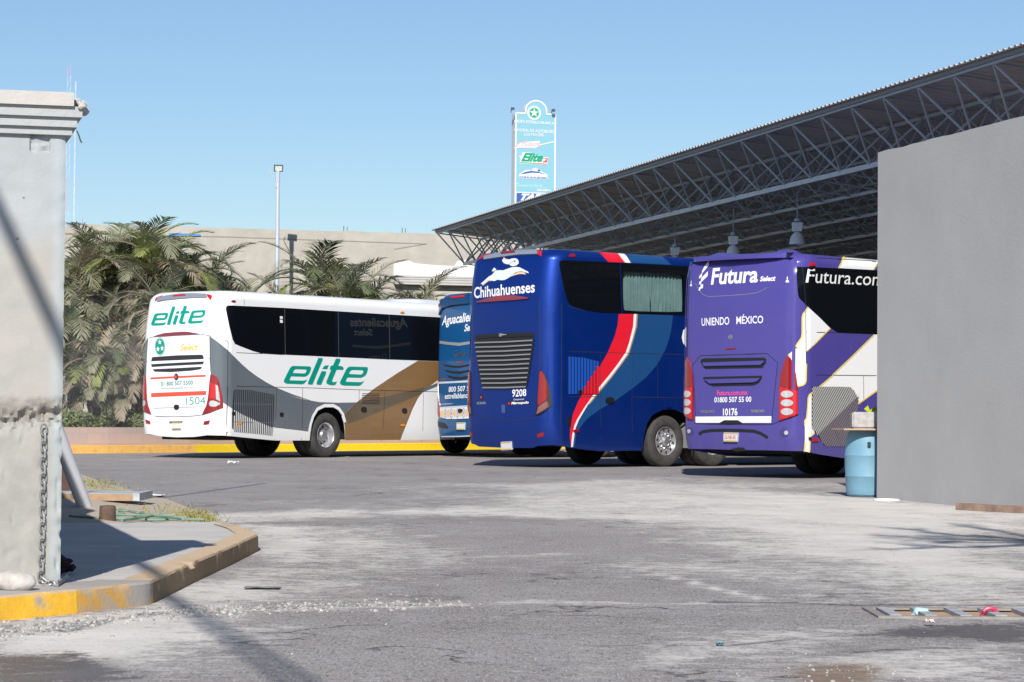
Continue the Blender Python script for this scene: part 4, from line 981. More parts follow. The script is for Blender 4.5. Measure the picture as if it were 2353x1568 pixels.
for (x, y), r in (((2105, 1222), .10), ((2085, 1236), .085), ((2095, 1262), .10), ((2230, 1210), .08), ((2140, 1246), .08)): limb(J, up(x, y, HB+rb.uniform(0, .5)), r, 2 if r > .06 else 1)
for d in ((1.8, -.5, 1.4), (.9, 1.0, 2.0), (2.4, .6, .5)): limb(J+np.array([.6, -.2, -.4]), J+np.array(d), .06, 2)
mb.build('crown', BK2, bt)

# ================================================================== PLANTER, FAR KERB, PALMS
kp = W([(-300,1046),(120,1043),(260,1042),(450,1040.3),(640,1037.8),(980,1034.8),(1200,1032.5),(1900,1027)])
YK = kerb_mat('fresh_yellow_paint', (.86, .60, .012, 1), (.72, .45, .10, 1), .74, .0)
YK2 = kerb_mat('faded_yellow_paint', (.74, .42, .10, 1), (.60, .36, .13, 1), .60, .12)
def kerb2(name, ln, m, lab): kerb(name, ln, .18, .19, m, lab, sub=.3)
kerb2('far_kerb', kp[:4], YK2, 'faded orange yellow kerb below the pink tiled planter at the left')
kerb2('far_kerb', kp[3:], YK, 'bright yellow kerb showing under the white coach')
def tile_mat():
    m = mat('pink_tile', (.40, .285, .245), rough=.6)
    n = m.node_tree.nodes; l = m.node_tree.links; p = n['Principled BSDF']
    uv = n.new('ShaderNodeUVMap'); b = n.new('ShaderNodeTexBrick'); b.inputs['Scale'].default_value = 1.0; b.offset = 0.5
    b.inputs['Color1'].default_value = (.56, .40, .34, 1); b.inputs['Color2'].default_value = (.47, .37, .34, 1); b.inputs['Mortar'].default_value = (.43, .355, .32, 1)
    b.inputs['Mortar Size'].default_value = .008; b.inputs['Brick Width'].default_value = .42; b.inputs['Row Height'].default_value = .24
    l.new(uv.outputs[0], b.inputs[0]); l.new(b.outputs[0], p.inputs['Base Color']); return m
pk = offset_in(kp, .20); PH = .62
mb = MB(); uvs = []; s_ = 0; mb2 = []
for a, b in zip(pk[:-1], pk[1:]):
    L = np.linalg.norm(b-a); mb.add([(*a, 0), (*b, 0), (*b, PH), (*a, PH)], [(0, 1, 2, 3)]); uvs += [(s_, 0), (s_+L, 0), (s_+L, PH), (s_, PH)]
    q = np.array([-(b-a)[1], (b-a)[0]])/L*.25; mb.add([(*a, PH), (*b, PH), (*(b+q), PH), (*(a+q), PH)], [(0, 1, 2, 3)]); uvs += [(s_, .5), (s_+L, .5), (s_+L, .6), (s_, .6)]
    mb.add([(*(b+q), PH), (*(b+q), .3), (*(a+q), .3), (*(a+q), PH)], [(3, 2, 1, 0)[::-1]]); uvs += [(0, 0), (0, .1), (.1, .1), (.1, 0)]
    s_ += L
o = mb.build('planter_wall', tile_mat(), origin=(*pk[2], 0)); tag(o, 'low planter wall clad in dusty pink tiles', 'planter wall')
ul = o.data.uv_layers.new(name='UVMap'); 
for lp_, vi in zip(ul.data, [l_.vertex_index for l_ in o.data.loops]): lp_.uv = uvs[vi]
SOIL = mat('planter_soil', (.07, .055, .045), rough=.95, noise_amt=.7, noise_scale=3, bump=.6)
qk = offset_in(kp, .42); mb = MB(); fr_ = offset_in(kp, 22)
mb.add([(*p, .45) for p in qk]+[(*p, .45) for p in fr_], [(i, i+1, len(qk)+i+1, len(qk)+i) for i in range(len(qk)-1)]); o = mb.build('planter_soil', SOIL); tag(o, kind='structure', label='dark planter soil under the palms')

def leaf_mat(name, c, c2, sc=1.3):
    m = mat(name, c, rough=.5, noise_amt=.9, noise_scale=sc, col2=c2, spec=.35)
    n = m.node_tree.nodes; l = m.node_tree.links; p = n['Principled BSDF']; out = n['Material Output']
    tr = n.new('ShaderNodeBsdfTranslucent'); tr.inputs[0].default_value = (*[x*1.3 for x in c], 1); ms = n.new('ShaderNodeMixShader'); ms.inputs[0].default_value = .22
    l.new(p.outputs[0], ms.inputs[1]); l.new(tr.outputs[0], ms.inputs[2]); l.new(ms.outputs[0], out.inputs[0]); return m
LG = leaf_mat('frond_green', (.145, .18, .09), (.21, .23, .13)); LO = leaf_mat('frond_olive', (.25, .25, .16), (.33, .32, .21)); LDR = leaf_mat('frond_dry', (.33, .275, .20), (.41, .345, .25)); LB2 = leaf_mat('frond_bright', (.23, .27, .075), (.31, .32, .11)); LDK = leaf_mat('frond_deep', (.045, .06, .03), (.06, .07, .04))
PTR = mat('palm_trunk', (.20, .18, .13), rough=.9, noise_amt=.7, noise_scale=3, col2=(.10, .085, .06), bump=.5, bump_scale=12)
LEAFS = [LG, LO, LDR, LB2, LDK]
def frond(mb, rnd, base, az, el, L, droop, mi, wd=.028, n=36, stiff=.5):
    h = np.array([math.cos(az), math.sin(az), 0]); sd_ = np.array([-math.sin(az), math.cos(az), 0]); p = np.asarray(base, float).copy(); seg = L/n; pts = []; a = el
    tw = rnd.uniform(-.5, .5)
    for i in range(n+1):
        t = i/n; pts.append((p.copy(), a)); a = el-droop*(t**1.25); p = p+(h*math.cos(a)+EZ*math.sin(a))*seg
        p = p+sd_*tw*.01
    mb.tube([q[0] for q in pts[::3]], [.018*(1-.8*k/(len(pts[::3])-1))+.003 for k in range(len(pts[::3]))], 4, mi, cap=False)
    for i in range(int(n*.16), n+1):
        t = i/n; q, a = pts[i]; fw = h*math.cos(a)+EZ*math.sin(a); nu = -h*math.sin(a)+EZ*math.cos(a)
        l_ = L*.30*(math.sin(PI*min(1, .12+t*.86))**.6)*(1 if t < .97 else .6)
        for sgn_ in (-1, 1):
            if rnd.random() < .06: continue
            ang = .95-.45*t+rnd.uniform(-.12, .12)
            d = fw*math.cos(ang)+sd_*sgn_*math.sin(ang)+nu*(.42 if stiff > .4 else .15)*rnd.uniform(.5, 1.2); d /= np.linalg.norm(d)
            ww = np.cross(d, nu); ww /= np.linalg.norm(ww)+1e-9; ww *= wd*.5*rnd.uniform(.7, 1.2)
            dr_ = rnd.uniform(.25, .6)*(1.3-stiff)
            m1 = q+d*l_*.5-EZ*l_*.10*dr_; m2 = q+d*l_*.95-EZ*l_*.45*dr_
            mb.add([q-ww*.5, q+ww*.5, m1+ww, m1-ww, m2], [(0, 1, 2, 3), (3, 2, 4)], mi)
def palm(seed, H, n_up, n_dry, Lf, stems=1, bright=False):
    rnd = random.Random(seed); root = thing('palm_tree', (0, 0, 0), '', 'palm')
    tr = MB(); crn = MB()
    for s_ in range(stems):
        ox, oy = (rnd.uniform(-.5, .5), rnd.uniform(-.4, .4)) if stems > 1 else (0, 0); h = H*rnd.uniform(.75, 1.0) if s_ else H
        tx, ty = ox*1.7, oy*1.5
        tr.tube([(ox, oy, 0), (ox*1.2, oy*1.2, h*.5), (tx, ty, h)], [.085, .065, .055], 8)
        k0 = n_up if s_ == 0 else int(n_up*.7)
        for k in range(k0):
            t = k/k0; az = k*2.4+rnd.uniform(-.3, .3); el = 1.30-1.0*t+rnd.uniform(-.15, .15)
            r = rnd.random(); mi = (3 if (bright and r < .5) else 0 if r < .26 else 1 if r < .68 else 3 if r < .80 else 2 if r < .95 else 4)
            frond(crn, rnd, (tx, ty, h+rnd.uniform(-.12, .1)), az, el, Lf*rnd.uniform(.8, 1.12), (rnd.uniform(1.0, 1.5) if k in (0, 2) else rnd.uniform(1.5, 2.7)), mi, wd=.034, stiff=.35)
        for k in range(n_dry if s_ == 0 else n_dry//2):
            az = rnd.uniform(0, 2*PI); mi = 2 if rnd.random() < .42 else 1 if rnd.random() < .55 else 0
            q_ = rnd.uniform(.32, .97)**.8; frond(crn, rnd, (tx*q_, ty*q_, h*q_), az, rnd.uniform(.1, .8), Lf*rnd.uniform(.6, .95), rnd.uniform(1.9, 3.0), mi, wd=.036, stiff=.15)
    o1 = tr.build('trunk', PTR, root); o2 = crn.build('crown', LEAFS, root)
    return root
P_KINDS = [palm(11, 3.9, 16, 22, 1.9, 2), palm(23, 3.0, 15, 20, 1.8, 2), palm(37, 1.7, 13, 13, 1.6, 2), palm(41, 3.4, 14, 8, 1.7, 1, True)]
ways = ['leaning toward the pillar', 'with drooping brown fronds']
spots = [  # kind, px, Y, scale, rotation, label
 (0,172,63,542,.2,'palm half hidden by the pillar edge, at the left end of the clump'),(1,205,61.5,590,1.7,'palm with brown drooping fronds next to the pillar'),(0,262,64.5,500,2.9,'tallest palm of the left clump with pale yellow top fronds'),
 (3,322,66,500,.6,'tall palm with dark upright fronds against the sky'),(0,345,63.5,505,4.1,'tall dense palm left of the white coach roof'),(1,292,60.8,600,5.2,'palm with tan hanging fronds beside the white coach'),
 (0,402,66,531,3.3,'palm arching over the rear roof of the white coach'),(1,440,67,552,.9,'palm with orange-brown fronds above the white coach roof'),(0,225,67,517,5.6,'back-row palm seen in a gap near the building corner'),
 (3,375,69,519,2.2,'back-row palm before the blue band of the building'),(2,185,60,735,1.1,'low palm with drooping fronds at the planter edge by the pillar'),(2,240,60.2,790,3.7,'low palm with large hanging fronds behind the planter wall'),
 (2,300,60.4,770,5.0,'low green palm right beside the white coach rear'),(2,330,62.5,690,.4,'mid-height palm hidden behind the coach rear corner'),(1,505,69,590,2.0,'palm with a dry fan frond left of the lamp post'),(1,560,70,618,1.2,'short palm with a bright upright leaf by the lamp post'),
 (2,600,72,630,4.4,'short sparse palm at the foot of the lamp post'),(2,665,72,618,2.6,'yellowish low palm just right of the lamp post'),(3,752,73,594,.3,'arching palm between the lamp post and the whitewashed wall'),(1,700,71,583,5.5,'leaning palm left of the arching one over the coach roof'),
 (1,815,73,546,3.0,'palm with brown fronds above the middle of the coach roof'),(1,880,75,587,1.9,'low bright palm above the coach roof hatch'),(1,945,76,608,.8,'low palm nearest the blue patterned coach'),(1,152,66,549,3.1,'palm behind the pillar at the end of the row')]
for n_, (kd, px, Yp, sc_, rot, lab) in enumerate(spots):
    src_ = P_KINDS[kd]; first = not src_.get('used')
    r = src_ if first else copy_tree(src_); src_['used'] = 1
    if 'used' in r and r is not src_: del r['used']
    a = D(px, 946, Yp); hm_ = max(v.co.z for v in [c for c in r.children if c.name.startswith('crown')][0].data.vertices); k_ = (D(px, sc_, Yp)[2]-.45)/hm_; r.location = (a[0], a[1], .45); r.scale = (k_,)*3; r.rotation_euler = (0, 0, rot); tag(r, lab, 'palm', 'palms planted behind the pink tiled wall')
for s_ in P_KINDS:
    if 'used' in s_: del s_['used']
def bush(px, Yp, rx, h, label, mi):
    a = D(px, 946, Yp); a[2] = .45; o = thing('shrub', a, label, 'shrub', 'shrubs in the planter'); rnd = random.Random(int(px)); mb = MB()
    for _ in range(2600):
        u = np.array([rnd.gauss(0, 1), rnd.gauss(0, 1), rnd.gauss(0, 1)]); u /= np.linalg.norm(u); rr = rnd.random()**.35*(1+.25*noise.noise(Vector(u*2)+Vector((px, 0, 0))))
        c_ = a+u*np.array([rx, rx*.8, h*.5])*rr+EZ*h*.5; d = np.array([rnd.gauss(0, 1) for _ in range(3)]); d /= np.linalg.norm(d); e_ = np.cross(d, u); e_ /= np.linalg.norm(e_)+1e-9
        s__ = rnd.uniform(.03, .07); mb.add([c_-d*s__, c_+e_*s__*.4, c_+d*s__, c_-e_*s__*.4], [(0, 1, 2, 3)], 0 if rnd.random() < .7 else 1)
    mb.build('foliage', [LEAFS[mi], LEAFS[3]], o); m2 = MB()
    for k in range(6): m2.tube([a, a+np.array([rnd.uniform(-.4, .4)*rx, rnd.uniform(-.3, .3)*rx, h*.6])], [.02, .008], 5)
    m2.build('stem', PTR, o)
bush(164, 59.3, .62, .62, 'clipped green shrub behind the tiled planter wall next to the pillar', 0)
bush(238, 59.6, .42, .45, 'small dark shrub under the low palms', 4); bush(300, 60, .5, .6, 'dusty shrub beside the white coach bumper', 0)

ex = D(500, 985, 57.5)
import bmesh as _b
bm_ = _b.new(); _b.ops.create_icosphere(bm_, subdivisions=3, radius=1.0); me_ = bpy.data.meshes.new('exhaust_smoke'); bm_.to_mesh(me_); bm_.free()
SMK = bpy.data.materials.new('exhaust_smoke'); SMK.use_nodes = True; n_ = SMK.node_tree.nodes; l_ = SMK.node_tree.links; n_.remove(n_['Principled BSDF'])
pv = n_.new('ShaderNodeVolumePrincipled'); pv.inputs['Color'].default_value = (.80, .80, .80, 1); pv.inputs['Anisotropy'].default_value = .0
tc_ = n_.new('ShaderNodeTexCoord'); ln = n_.new('ShaderNodeVectorMath'); ln.operation = 'LENGTH'; l_.new(tc_.outputs['Object'], ln.inputs[0])
mr = n_.new('ShaderNodeMapRange'); mr.inputs[1].default_value = .15; mr.inputs[2].default_value = 1.0; mr.inputs[3].default_value = .085; mr.inputs[4].default_value = 0; l_.new(ln.outputs['Value'], mr.inputs[0])
tn_ = n_.new('ShaderNodeTexNoise'); tn_.inputs['Scale'].default_value = 2.2; tn_.inputs['Detail'].default_value = 3; l_.new(tc_.outputs['Object'], tn_.inputs['Vector'])
m2_ = n_.new('ShaderNodeMapRange'); m2_.inputs[1].default_value = .35; m2_.inputs[2].default_value = .65; m2_.inputs[3].default_value = .3; m2_.inputs[4].default_value = 1.2; l_.new(tn_.outputs[0], m2_.inputs[0])
mm_ = n_.new('ShaderNodeMath'); mm_.operation = 'MULTIPLY'; l_.new(mr.outputs[0], mm_.inputs[0]); l_.new(m2_.outputs[0], mm_.inputs[1]); l_.new(mm_.outputs[0], pv.inputs['Density']); l_.new(pv.outputs[0], n_['Material Output'].inputs['Volume'])
me_.materials.append(SMK); o = bpy.data.objects.new('exhaust_smoke', me_); COL.objects.link(o); a = D(270, 880, 57.5); o.location = (a[0], a[1], 1.9); o.scale = (3.6, 2.2, 2.3)
tag(o, 'thin grey exhaust smoke drifting before the palms beside the white coach', 'smoke', kind='stuff')
# ================================================================== COACHES
GLASS = mat('tinted_glass', (.004, .005, .007), rough=.03, spec=.22, coat=0.0)
RUB = mat('rubber', (.032, .031, .031), rough=.8, noise_amt=.6, noise_scale=6, col2=(.085, .078, .07), bump=.2)
RIM = mat('alloy_rim', (.62, .62, .63), rough=.32, metal=.8, noise_amt=.25, noise_scale=4, col2=(.30, .28, .26)); RIMD = mat('rim_dark', (.03, .03, .03), rough=.6)
BLK = mat('black_trim', (.012, .012, .014), rough=.45); UND = mat('underbody', (.012, .011, .011), rough=.9)
RED = mat('lamp_red', (.27, .006, .012), rough=.15, coat=.8, noise_amt=.3, noise_scale=30, col2=(.16, .005, .01)); REDB = mat('lamp_red_bright', (.52, .012, .02), rough=.2, coat=.6)
CLR = mat('lamp_clear', (.62, .63, .64), rough=.1, metal=.3, coat=.8, noise_amt=.5, noise_scale=25, col2=(.40, .40, .42)); AMB = mat('lamp_amber', (.80, .24, .01), rough=.25)
WHT = mat('vinyl_white', (.78, .78, .77), rough=.35); PLT = mat('plate_white', (.66, .66, .64), rough=.5); PLY = mat('plate_tan', (.50, .36, .10), rough=.5); CHR = mat('chrome', (.6, .6, .6), rough=.2, metal=.9)
SEAM = mat('seam_dark', (.02, .02, .022), rough=.7); PTX = mat('plate_red', (.55, .08, .07), rough=.5)
class Bus(Surf):
    def __init__(self, name, label, ang, L, hw, r, bulge, ztop, R, contact=None, xc=None, corner=None, rake=lambda z: 0*z, tum=0.012, rr=1.0, left=False):
        self.U = np.array([math.sin(ang), math.cos(ang), 0]); self.V = np.array([math.cos(ang), -math.sin(ang), 0])
        self.L, self.hw, self.r, self.bulge, self.zr, self.R, self.rake, self.tum, self.rr = L, hw, r, bulge, ztop-R, R, rake, tum, rr
        self.a = hw-r; self.q = r*PI/2; self.smax = self.a+self.q+L-r; self.ztop = ztop-R+R*.992
        if corner is not None:
            px, Yc = corner; c = D(px, 950, Yc); c[2] = 0
            self.O = c+self.V*(hw if left else -hw); self.uw = None
        else:
            lo, hi = 0., 8.
            for _ in range(50):
                m = (lo+hi)/2; c = contact-self.U*m+self.V*.03+EZ*1.05
                if proj(c)[0] > xc: lo = m
                else: hi = m
            self.uw = lo; self.O = contact-self.U*lo+self.V*(.03-hw); self.O[2] = 0
        self.rng = (-self.a-self.q-.3, self.smax, .25, self.ztop)
        self.root = thing(name, self.O, label, 'bus', 'coaches parked at the bus station')
        self.parts = {}; self.bm = MB()
        print(name, 'O', self.O.round(2), 'uw', self.uw, 'smax', round(self.smax, 2))
    def P0(self, s, z):
        s = np.asarray(s, float); z = np.asarray(z, float); t = abs(s); sg = np.sign(s); a, q, r, hw = self.a, self.q, self.r, self.hw
        th = np.clip((t-a)/r, 0, PI/2)
        v = np.where(t < a, t, a+r*np.sin(th))*sg; u = np.where(t < a, 0, r*(1-np.cos(th))+np.clip(t-a-q, 0, None))
        fade = np.clip(1-u/1.4, 0, 1)**2
        x = np.clip(z-self.zr, 0, self.R*.9999); e = self.R-np.sqrt(self.R**2-x**2)
        u = u+(self.rake(z)-self.bulge*(1-(v/hw)**2)+e*self.rr)*fade
        k = (hw-e-self.tum*np.clip(z-1.4, 0, None)**1.5-.25*np.clip(.75-z, 0, None)**2)/hw
        return self.O+np.outer(u, self.U)+np.outer(v*k, self.V)+np.outer(z, EZ)
    def s_of_u(self, u): return self.a+self.q+u-self.r
    def skin(self, bottom, regions=(), holes=(), parts=(), mats=(), front=1):
        """bottom: (|s|, z) hem; regions: (material index, loops); holes: loops; parts: (name, loops)"""
        b = np.array(sorted(map(tuple, bottom))); b[0, 0] = 0; b = np.vstack([b, [(self.smax, b[-1, 1])]])
        ss = np.unique(np.concatenate([np.linspace(0, self.a, 9), np.linspace(self.a, self.a+self.q, 9), np.arange(self.a+self.q, self.smax, .25), [self.smax], b[:, 0]]))
        ss = ss[(ss >= 0) & (ss <= self.smax)]; zb = np.interp(ss, b[:, 0], b[:, 1])
        bs = np.concatenate([-ss[::-1][:-1], ss]); bz = np.concatenate([zb[::-1][:-1], zb])
        self.hem = lambda s: np.interp(abs(s), b[:, 0], b[:, 1])
        outer = np.vstack([np.stack([bs, bz], 1), np.stack([bs[::-1], np.full(len(bs), self.ztop)], 1)])
        zg = np.concatenate([np.arange(.3, self.zr, .11), self.zr+self.R*np.sin(np.linspace(0, 1.4, 8))])
        S, Z = np.meshgrid(bs, zg); g = np.stack([S.ravel(), Z.ravel()], 1); g = g[(g[:, 1] > self.hem(g[:, 0])+.03) & (g[:, 1] < self.ztop-.004)]
        loops = [outer]+[l for _, ls in regions for l in ls]+list(holes)+[l for _, ls in parts for l in ls]
        V, Fc = cdt(loops, g, 1e-4); c = np.array([V[list(f)].mean(0) for f in Fc])
        ok = inside(c, [outer])
        for h in holes: ok &= ~inside(c, [h])
        mi = np.zeros(len(Fc), int)
        for m, ls in regions:
            for l in ls: mi[inside(c, [l])] = m
        pi = np.zeros(len(Fc), int)
        for k, (_, ls) in enumerate(parts):
            for l in ls: pi[inside(c, [l])] = k+1
        p, n = self.P(V, 0)
        flip = []
        for f in Fc:
            a, b_, c_ = p[f[0]], p[f[1]], p[f[2]]; flip.append(np.dot(np.cross(b_-a, c_-a), n[f[0]]) < 0)
        for k in range(len(parts)+1):
            idx = [i for i in range(len(Fc)) if ok[i] and pi[i] == k]; used = sorted({v for i in idx for v in Fc[i]}); mp = {v: j for j, v in enumerate(used)}
            mb = self.bm if k == 0 else MB()
            o = len(mb.v); mb.add(p[used], [], 0, n[used])
            for i in idx:
                f = tuple(o+mp[v] for v in Fc[i]); mb.f.append(f[::-1] if flip[i] else f); mb.m.append(int(mi[i])); mb.sm.append(True)
            if k: self.parts[parts[k-1][0]] = mb
        t, _ = self.P([(s, self.ztop) for s in bs]); self.bm.add(t, [tuple(range(len(t)))[::-1]], 0, [EZ]*len(t))
        z0 = self.hem(self.smax); fr, _ = self.P([(-self.smax, z0), (-self.smax, self.ztop), (self.smax, self.ztop), (self.smax, z0)]); self.bm.add(fr, [(0, 1, 2, 3)], 0, [self.U]*4)
        self.mats = list(mats)
    def finish(self, extra_mats=()):
        self.bm.build('body', self.mats, self.root, custom=True)
        for k, mb in self.parts.items(): mb.build(k, self.mats, self.root, custom=True)
        mb = MB(); c = self.O+self.U*(self.L/2); mb.box((c[0], c[1], .82), (self.U, self.V, EZ), (self.L/2-.35, self.hw-.42, .42)); 
        mb.box((*(self.O+self.U*.9)[:2], .62), (self.U, self.V, EZ), (.55, self.hw-.5, .14)); mb.build('chassis', UND, self.root)
        ws = MB(); z1 = self.ztop-.35; pts = [self.O+self.U*(self.L+.004)+self.V*v+EZ*z for v, z in ((-1.1, 1.3), (1.1, 1.3), (1.05, z1), (-1.05, z1))]; ws.add(pts, [(3, 2, 1, 0)]); ws.build('windscreen', GLASS, self.root)
    def lamp(self, loop, m, name='tail_light', off=.02, grid=.08, base=-.01):
        mb = MB(); self.plate(mb, loop, 0, off, base, grid); return mb.build(name, m, self.root, custom=True)
    def pane(self, loop, off=.006):
        mb = MB(); self.plate(mb, loop, 0, off, -.02, .2); return mb.build('window', GLASS, self.root, custom=True)
    def sub(self, loop, m, name, parent, off=.03):
        mb = MB(); self.plate(mb, loop, 0, off, 0, .08); return mb.build(name, m, parent, custom=True)
    def wheel(self, u, side=1, kind='drive', R=.51, dual=False):
        c = self.O+self.U*u+self.V*side*(self.hw-.20)+EZ*R; ax = self.V*side
        w_ = bpy.data.objects.new('wheel', None); COL.objects.link(w_); w_.parent = self.root; w_.location = tuple(c-self.O)
        pr = [(.28, .10), (.30, .125), (.345, .148), (.40, .155), (.455, .150), (.487, .135), (.503, .115), (.510, .095), (.512, .04), (.504, .036), (.504, .03), (.512, .026), (.512, -.026), (.504, -.03), (.504, -.036), (.512, -.04), (.510, -.095), (.503, -.115), (.487, -.135), (.40, -.155), (.30, -.125), (.28, -.10)]
        mb = MB(); mb.lathe([(a*R/.512, b) for a, b in pr], c, ax, 56)
        if dual: mb.lathe([(a*R/.512, b) for a, b in pr], c-ax*.335, ax, 40)
        mb.build('tyre', RUB, w_)
        mb = MB()
        if kind == 'drive': pf = [(.287, .118), (.278, .124), (.268, .11), (.262, .02), (.250, -.03), (.235, -.055), (.165, -.065), (.160, -.05), (.150, .0), (.125, .01), (.115, .06), (.095, .085), (.0, .088)]
        else: pf = [(.287, .118), (.278, .124), (.268, .108), (.258, .075), (.235, .088), (.185, .098), (.168, .085), (.155, .088), (.112, .088), (.105, .13), (.075, .15), (.07, .165), (.0, .168)]
        mb.lathe(pf, c, ax, 48)
        h = np.cross(ax, EZ)
        for k in range(10):
            t = 2*PI*k/10+.15; d = h*math.cos(t)+EZ*math.sin(t)
            if kind == 'drive':
                mb.lathe([(0, -.052), (.030, -.052), (.030, -.06)], c+d*.205, ax, 12, 1)
                mb.lathe([(0, .035), (.012, .035), (.014, .0)], c+(h*math.cos(t+.3)+EZ*math.sin(t+.3))*.138, ax, 8)
            else:
                mb.lathe([(0, .102), (.024, .102), (.027, .07)], c+d*.222, ax, 12, 1)
                mb.lathe([(0, .125), (.012, .125), (.016, .085)], c+(h*math.cos(t+.3)+EZ*math.sin(t+.3))*.140, ax, 8)
        mb.build('rim', [RIM, RIMD], w_)
    def mark(self, mb, pts, mi, off=.003): self.flat(mb, [self.inv(pts)], mi, off, .1)
    def seams(self, mi, *lines, w=.012, off=.002):
        for l in lines: self.strip(self.bm, self.inv(l), w, mi, off)
    def number_plate(self, quad, txt=None):
        q = self.inv(quad); mb = MB(); self.plate(mb, q, 0, .035, -.02); o = mb.build('number_plate', PLT, self.root, custom=True)
        mb = MB(); bl, br, tr, tl = q; up_ = tl-bl
        self.flat(mb, [[bl+up_*.02, br+up_*.02, br+up_*.16, bl+up_*.16]], 0, .037); self.flat(mb, [[tl-up_*.14, tr-up_*.14, tr-up_*.02, tl-up_*.02]], 0, .037)
        mm = [PLY]
        if txt: self.text(mb, txt, [bl+(br-bl)*.08+up_*.3, br-(br-bl)*.08+up_*.3, br-(br-bl)*.08+up_*.74, bl+(br-bl)*.08+up_*.74], 1, .038, bold=.01); mm = [PLY, PTX]
        mb.build('plate_print', mm, o, custom=True)
def mir(loop): l = np.asarray(loop).copy(); l[:, 0] *= -1; return l[::-1]
def arch(sc, rw, zt, zb, n=14):
    """wheel opening in (s, z): straight legs, rounded top"""
    pts = [(sc-rw, -.2), (sc-rw, zb)]+[(sc-rw*math.cos(t)**.75 if math.cos(t) > 0 else sc+rw*(-math.cos(t))**.75, zb+(zt-zb)*math.sin(t)**.8) for t in np.linspace(0, PI, n)[1:-1]]+[(sc+rw, zb), (sc+rw, -.2)]
    return np.array(pts)
def lerp(p, q, t): return p[0]+(q[0]-p[0])*t, p[1]+(q[1]-p[1])*t

# ---------------------------------------------------------------- white coach with green lettering
PWH = paint('coach_white', (.80, .80, .79), dust=.07); PGR = paint('coach_grey', (.115, .135, .155), rough=.25, dust=.12); PGO = paint('coach_bronze', (.225, .125, .045), rough=.3, dust=.1); PGD = paint('coach_bronze_dark', (.115, .085, .045), rough=.3, dust=.1)
TGR = mat('vinyl_green', (.0, .28, .20), rough=.35); TRD = mat('vinyl_red', (.80, .085, .05), rough=.4); TYE = mat('vinyl_yellow', (.78, .48, .06), rough=.4); TTL = mat('vinyl_teal', (.10, .27, .25), rough=.4); VEN = mat('vent_dark', (.025, .025, .028), rough=.6)
E_LOGO = [[(340,345),(750,358),(785,375),(790,410),(775,470),(745,540),(700,590),(640,620),(590,623),(285,612),(245,690),(250,705),(265,712),(600,720),(650,708),(692,685),(665,740),(620,790),(590,808),(560,815),(180,800),(120,780),(97,755),(94,730),(110,680),(250,400),(290,360)]]
E_H1 = [(400,430),(640,438),(665,445),(672,460),(665,500),(630,535),(590,537),(322,525),(360,455)]
L_L = [(975,140),(1075,145),(1088,165),(1080,210),(825,825),(730,820),(708,800),(715,750)]
L_I = [(1055,478),(1160,482),(1175,500),(1168,545),(1045,830),(945,825),(928,800),(935,750)]
L_D = [(1070,425),(1110,360),(1160,332),(1240,335),(1200,432)]
L_T = [(1420,158),(1520,162),(1538,185),(1530,230),(1480,345),(1560,350),(1605,375),(1617,410),(1608,450),(1440,445),(1325,720),(1330,745),(1365,758),(1452,748),(1400,835),(1300,840),(1215,815),(1180,785),(1175,755),(1185,720),(1300,442),(1255,437),(1290,338),(1345,335)]
E2_ = [(1790,362),(2205,375),(2232,390),(2235,430),(2215,510),(2190,570),(2140,615),(2060,650),(1715,642),(1675,725),(1680,742),(1700,750),(2050,760),(2100,745),(2142,715),(2110,775),(2060,830),(2010,855),(1630,848),(1560,830),(1530,805),(1522,775),(1530,740),(1690,420),(1730,380)]
E_H2 = [(1840,450),(2085,457),(2110,465),(2118,480),(2108,525),(2070,562),(2035,565),(1752,550),(1790,475)]
LOGO = [E_LOGO[0], E_H1, L_L, L_I, L_D, L_T, E2_, E_H2]
b = Bus('coach_bus', 'white coach with green lettering, grey and bronze sweeps and red rear stripes', math.radians(37.7), 12.2, 1.29, .34, .10, 3.66, .22,
        contact=G(751.8, 1051.8), xc=508, rake=lambda z: .10*np.clip(z-2.3, 0, None)**2+.25*np.clip(.9-z, 0, None)**2)
I = b.inv
hem = I(Q3([(700,1412),(1040,1402),(1300,1366),(1660,1374)])+Q8([(110,990),(500,1028),(890,1066),(1400,1066)]))
sw = b.s_of_u(b.uw)
arc = I(Q8([(1455,1075),(1470,940),(1495,800),(1535,680),(1600,580),(1700,528),(1830,528),(1910,575),(1970,655),(2008,780),(2022,900),(2028,1078)])); arc = np.vstack([[(arc[0, 0], .1)], arc, [(arc[-1, 0], .1)]])
grey = I(A3([(603,512),(650,545),(690,575),(757,632),(810,685),(870,745),(930,798),(1000,850),(1080,900),(1165,945),(1300,1000),(1463,1055)])+A4([(110,947),(220,975),(350,998),(500,1003),(640,1000),(590,1045),(540,1090)])+Q8([(1980,660),(1850,700),(1600,700),(1450,925)])+A4([(205,1222)])+A3([(1150,1278),(1000,1228),(870,1163),(800,1125),(715,1068),(708,1040),(695,960),(680,900),(655,850),(612,835)]))
lg = grey.copy(); lg = grey[[0, 1, 2, 3]+list(range(-9, 0))]
gold = I(A4([(1120,674),(960,770),(780,890),(640,1000),(535,1095),(540,1150),(548,1200),(548,1320),(974,1320),(1000,1250),(1020,1200),(1080,1050),(1120,970),(1160,915),(1265,835),(1330,790)])); gold = np.vstack([gold, [(gold[-1, 0]+1.2, gold[0, 1]), (gold[0, 0]+.3, gold[0, 1])]])
dark = I(A4([(600,1040),(640,1000),(720,985),(900,945),(1080,905),(1175,880),(1150,935),(1000,995),(840,1065),(700,1125),(575,1170),(540,1095)]))
gtip = I(A4([(1150,925),(1175,890),(1265,850),(1330,815),(1400,800),(1390,850),(1265,878),(1165,920)]))
hc = I(Q3([(650,980)]))[0]
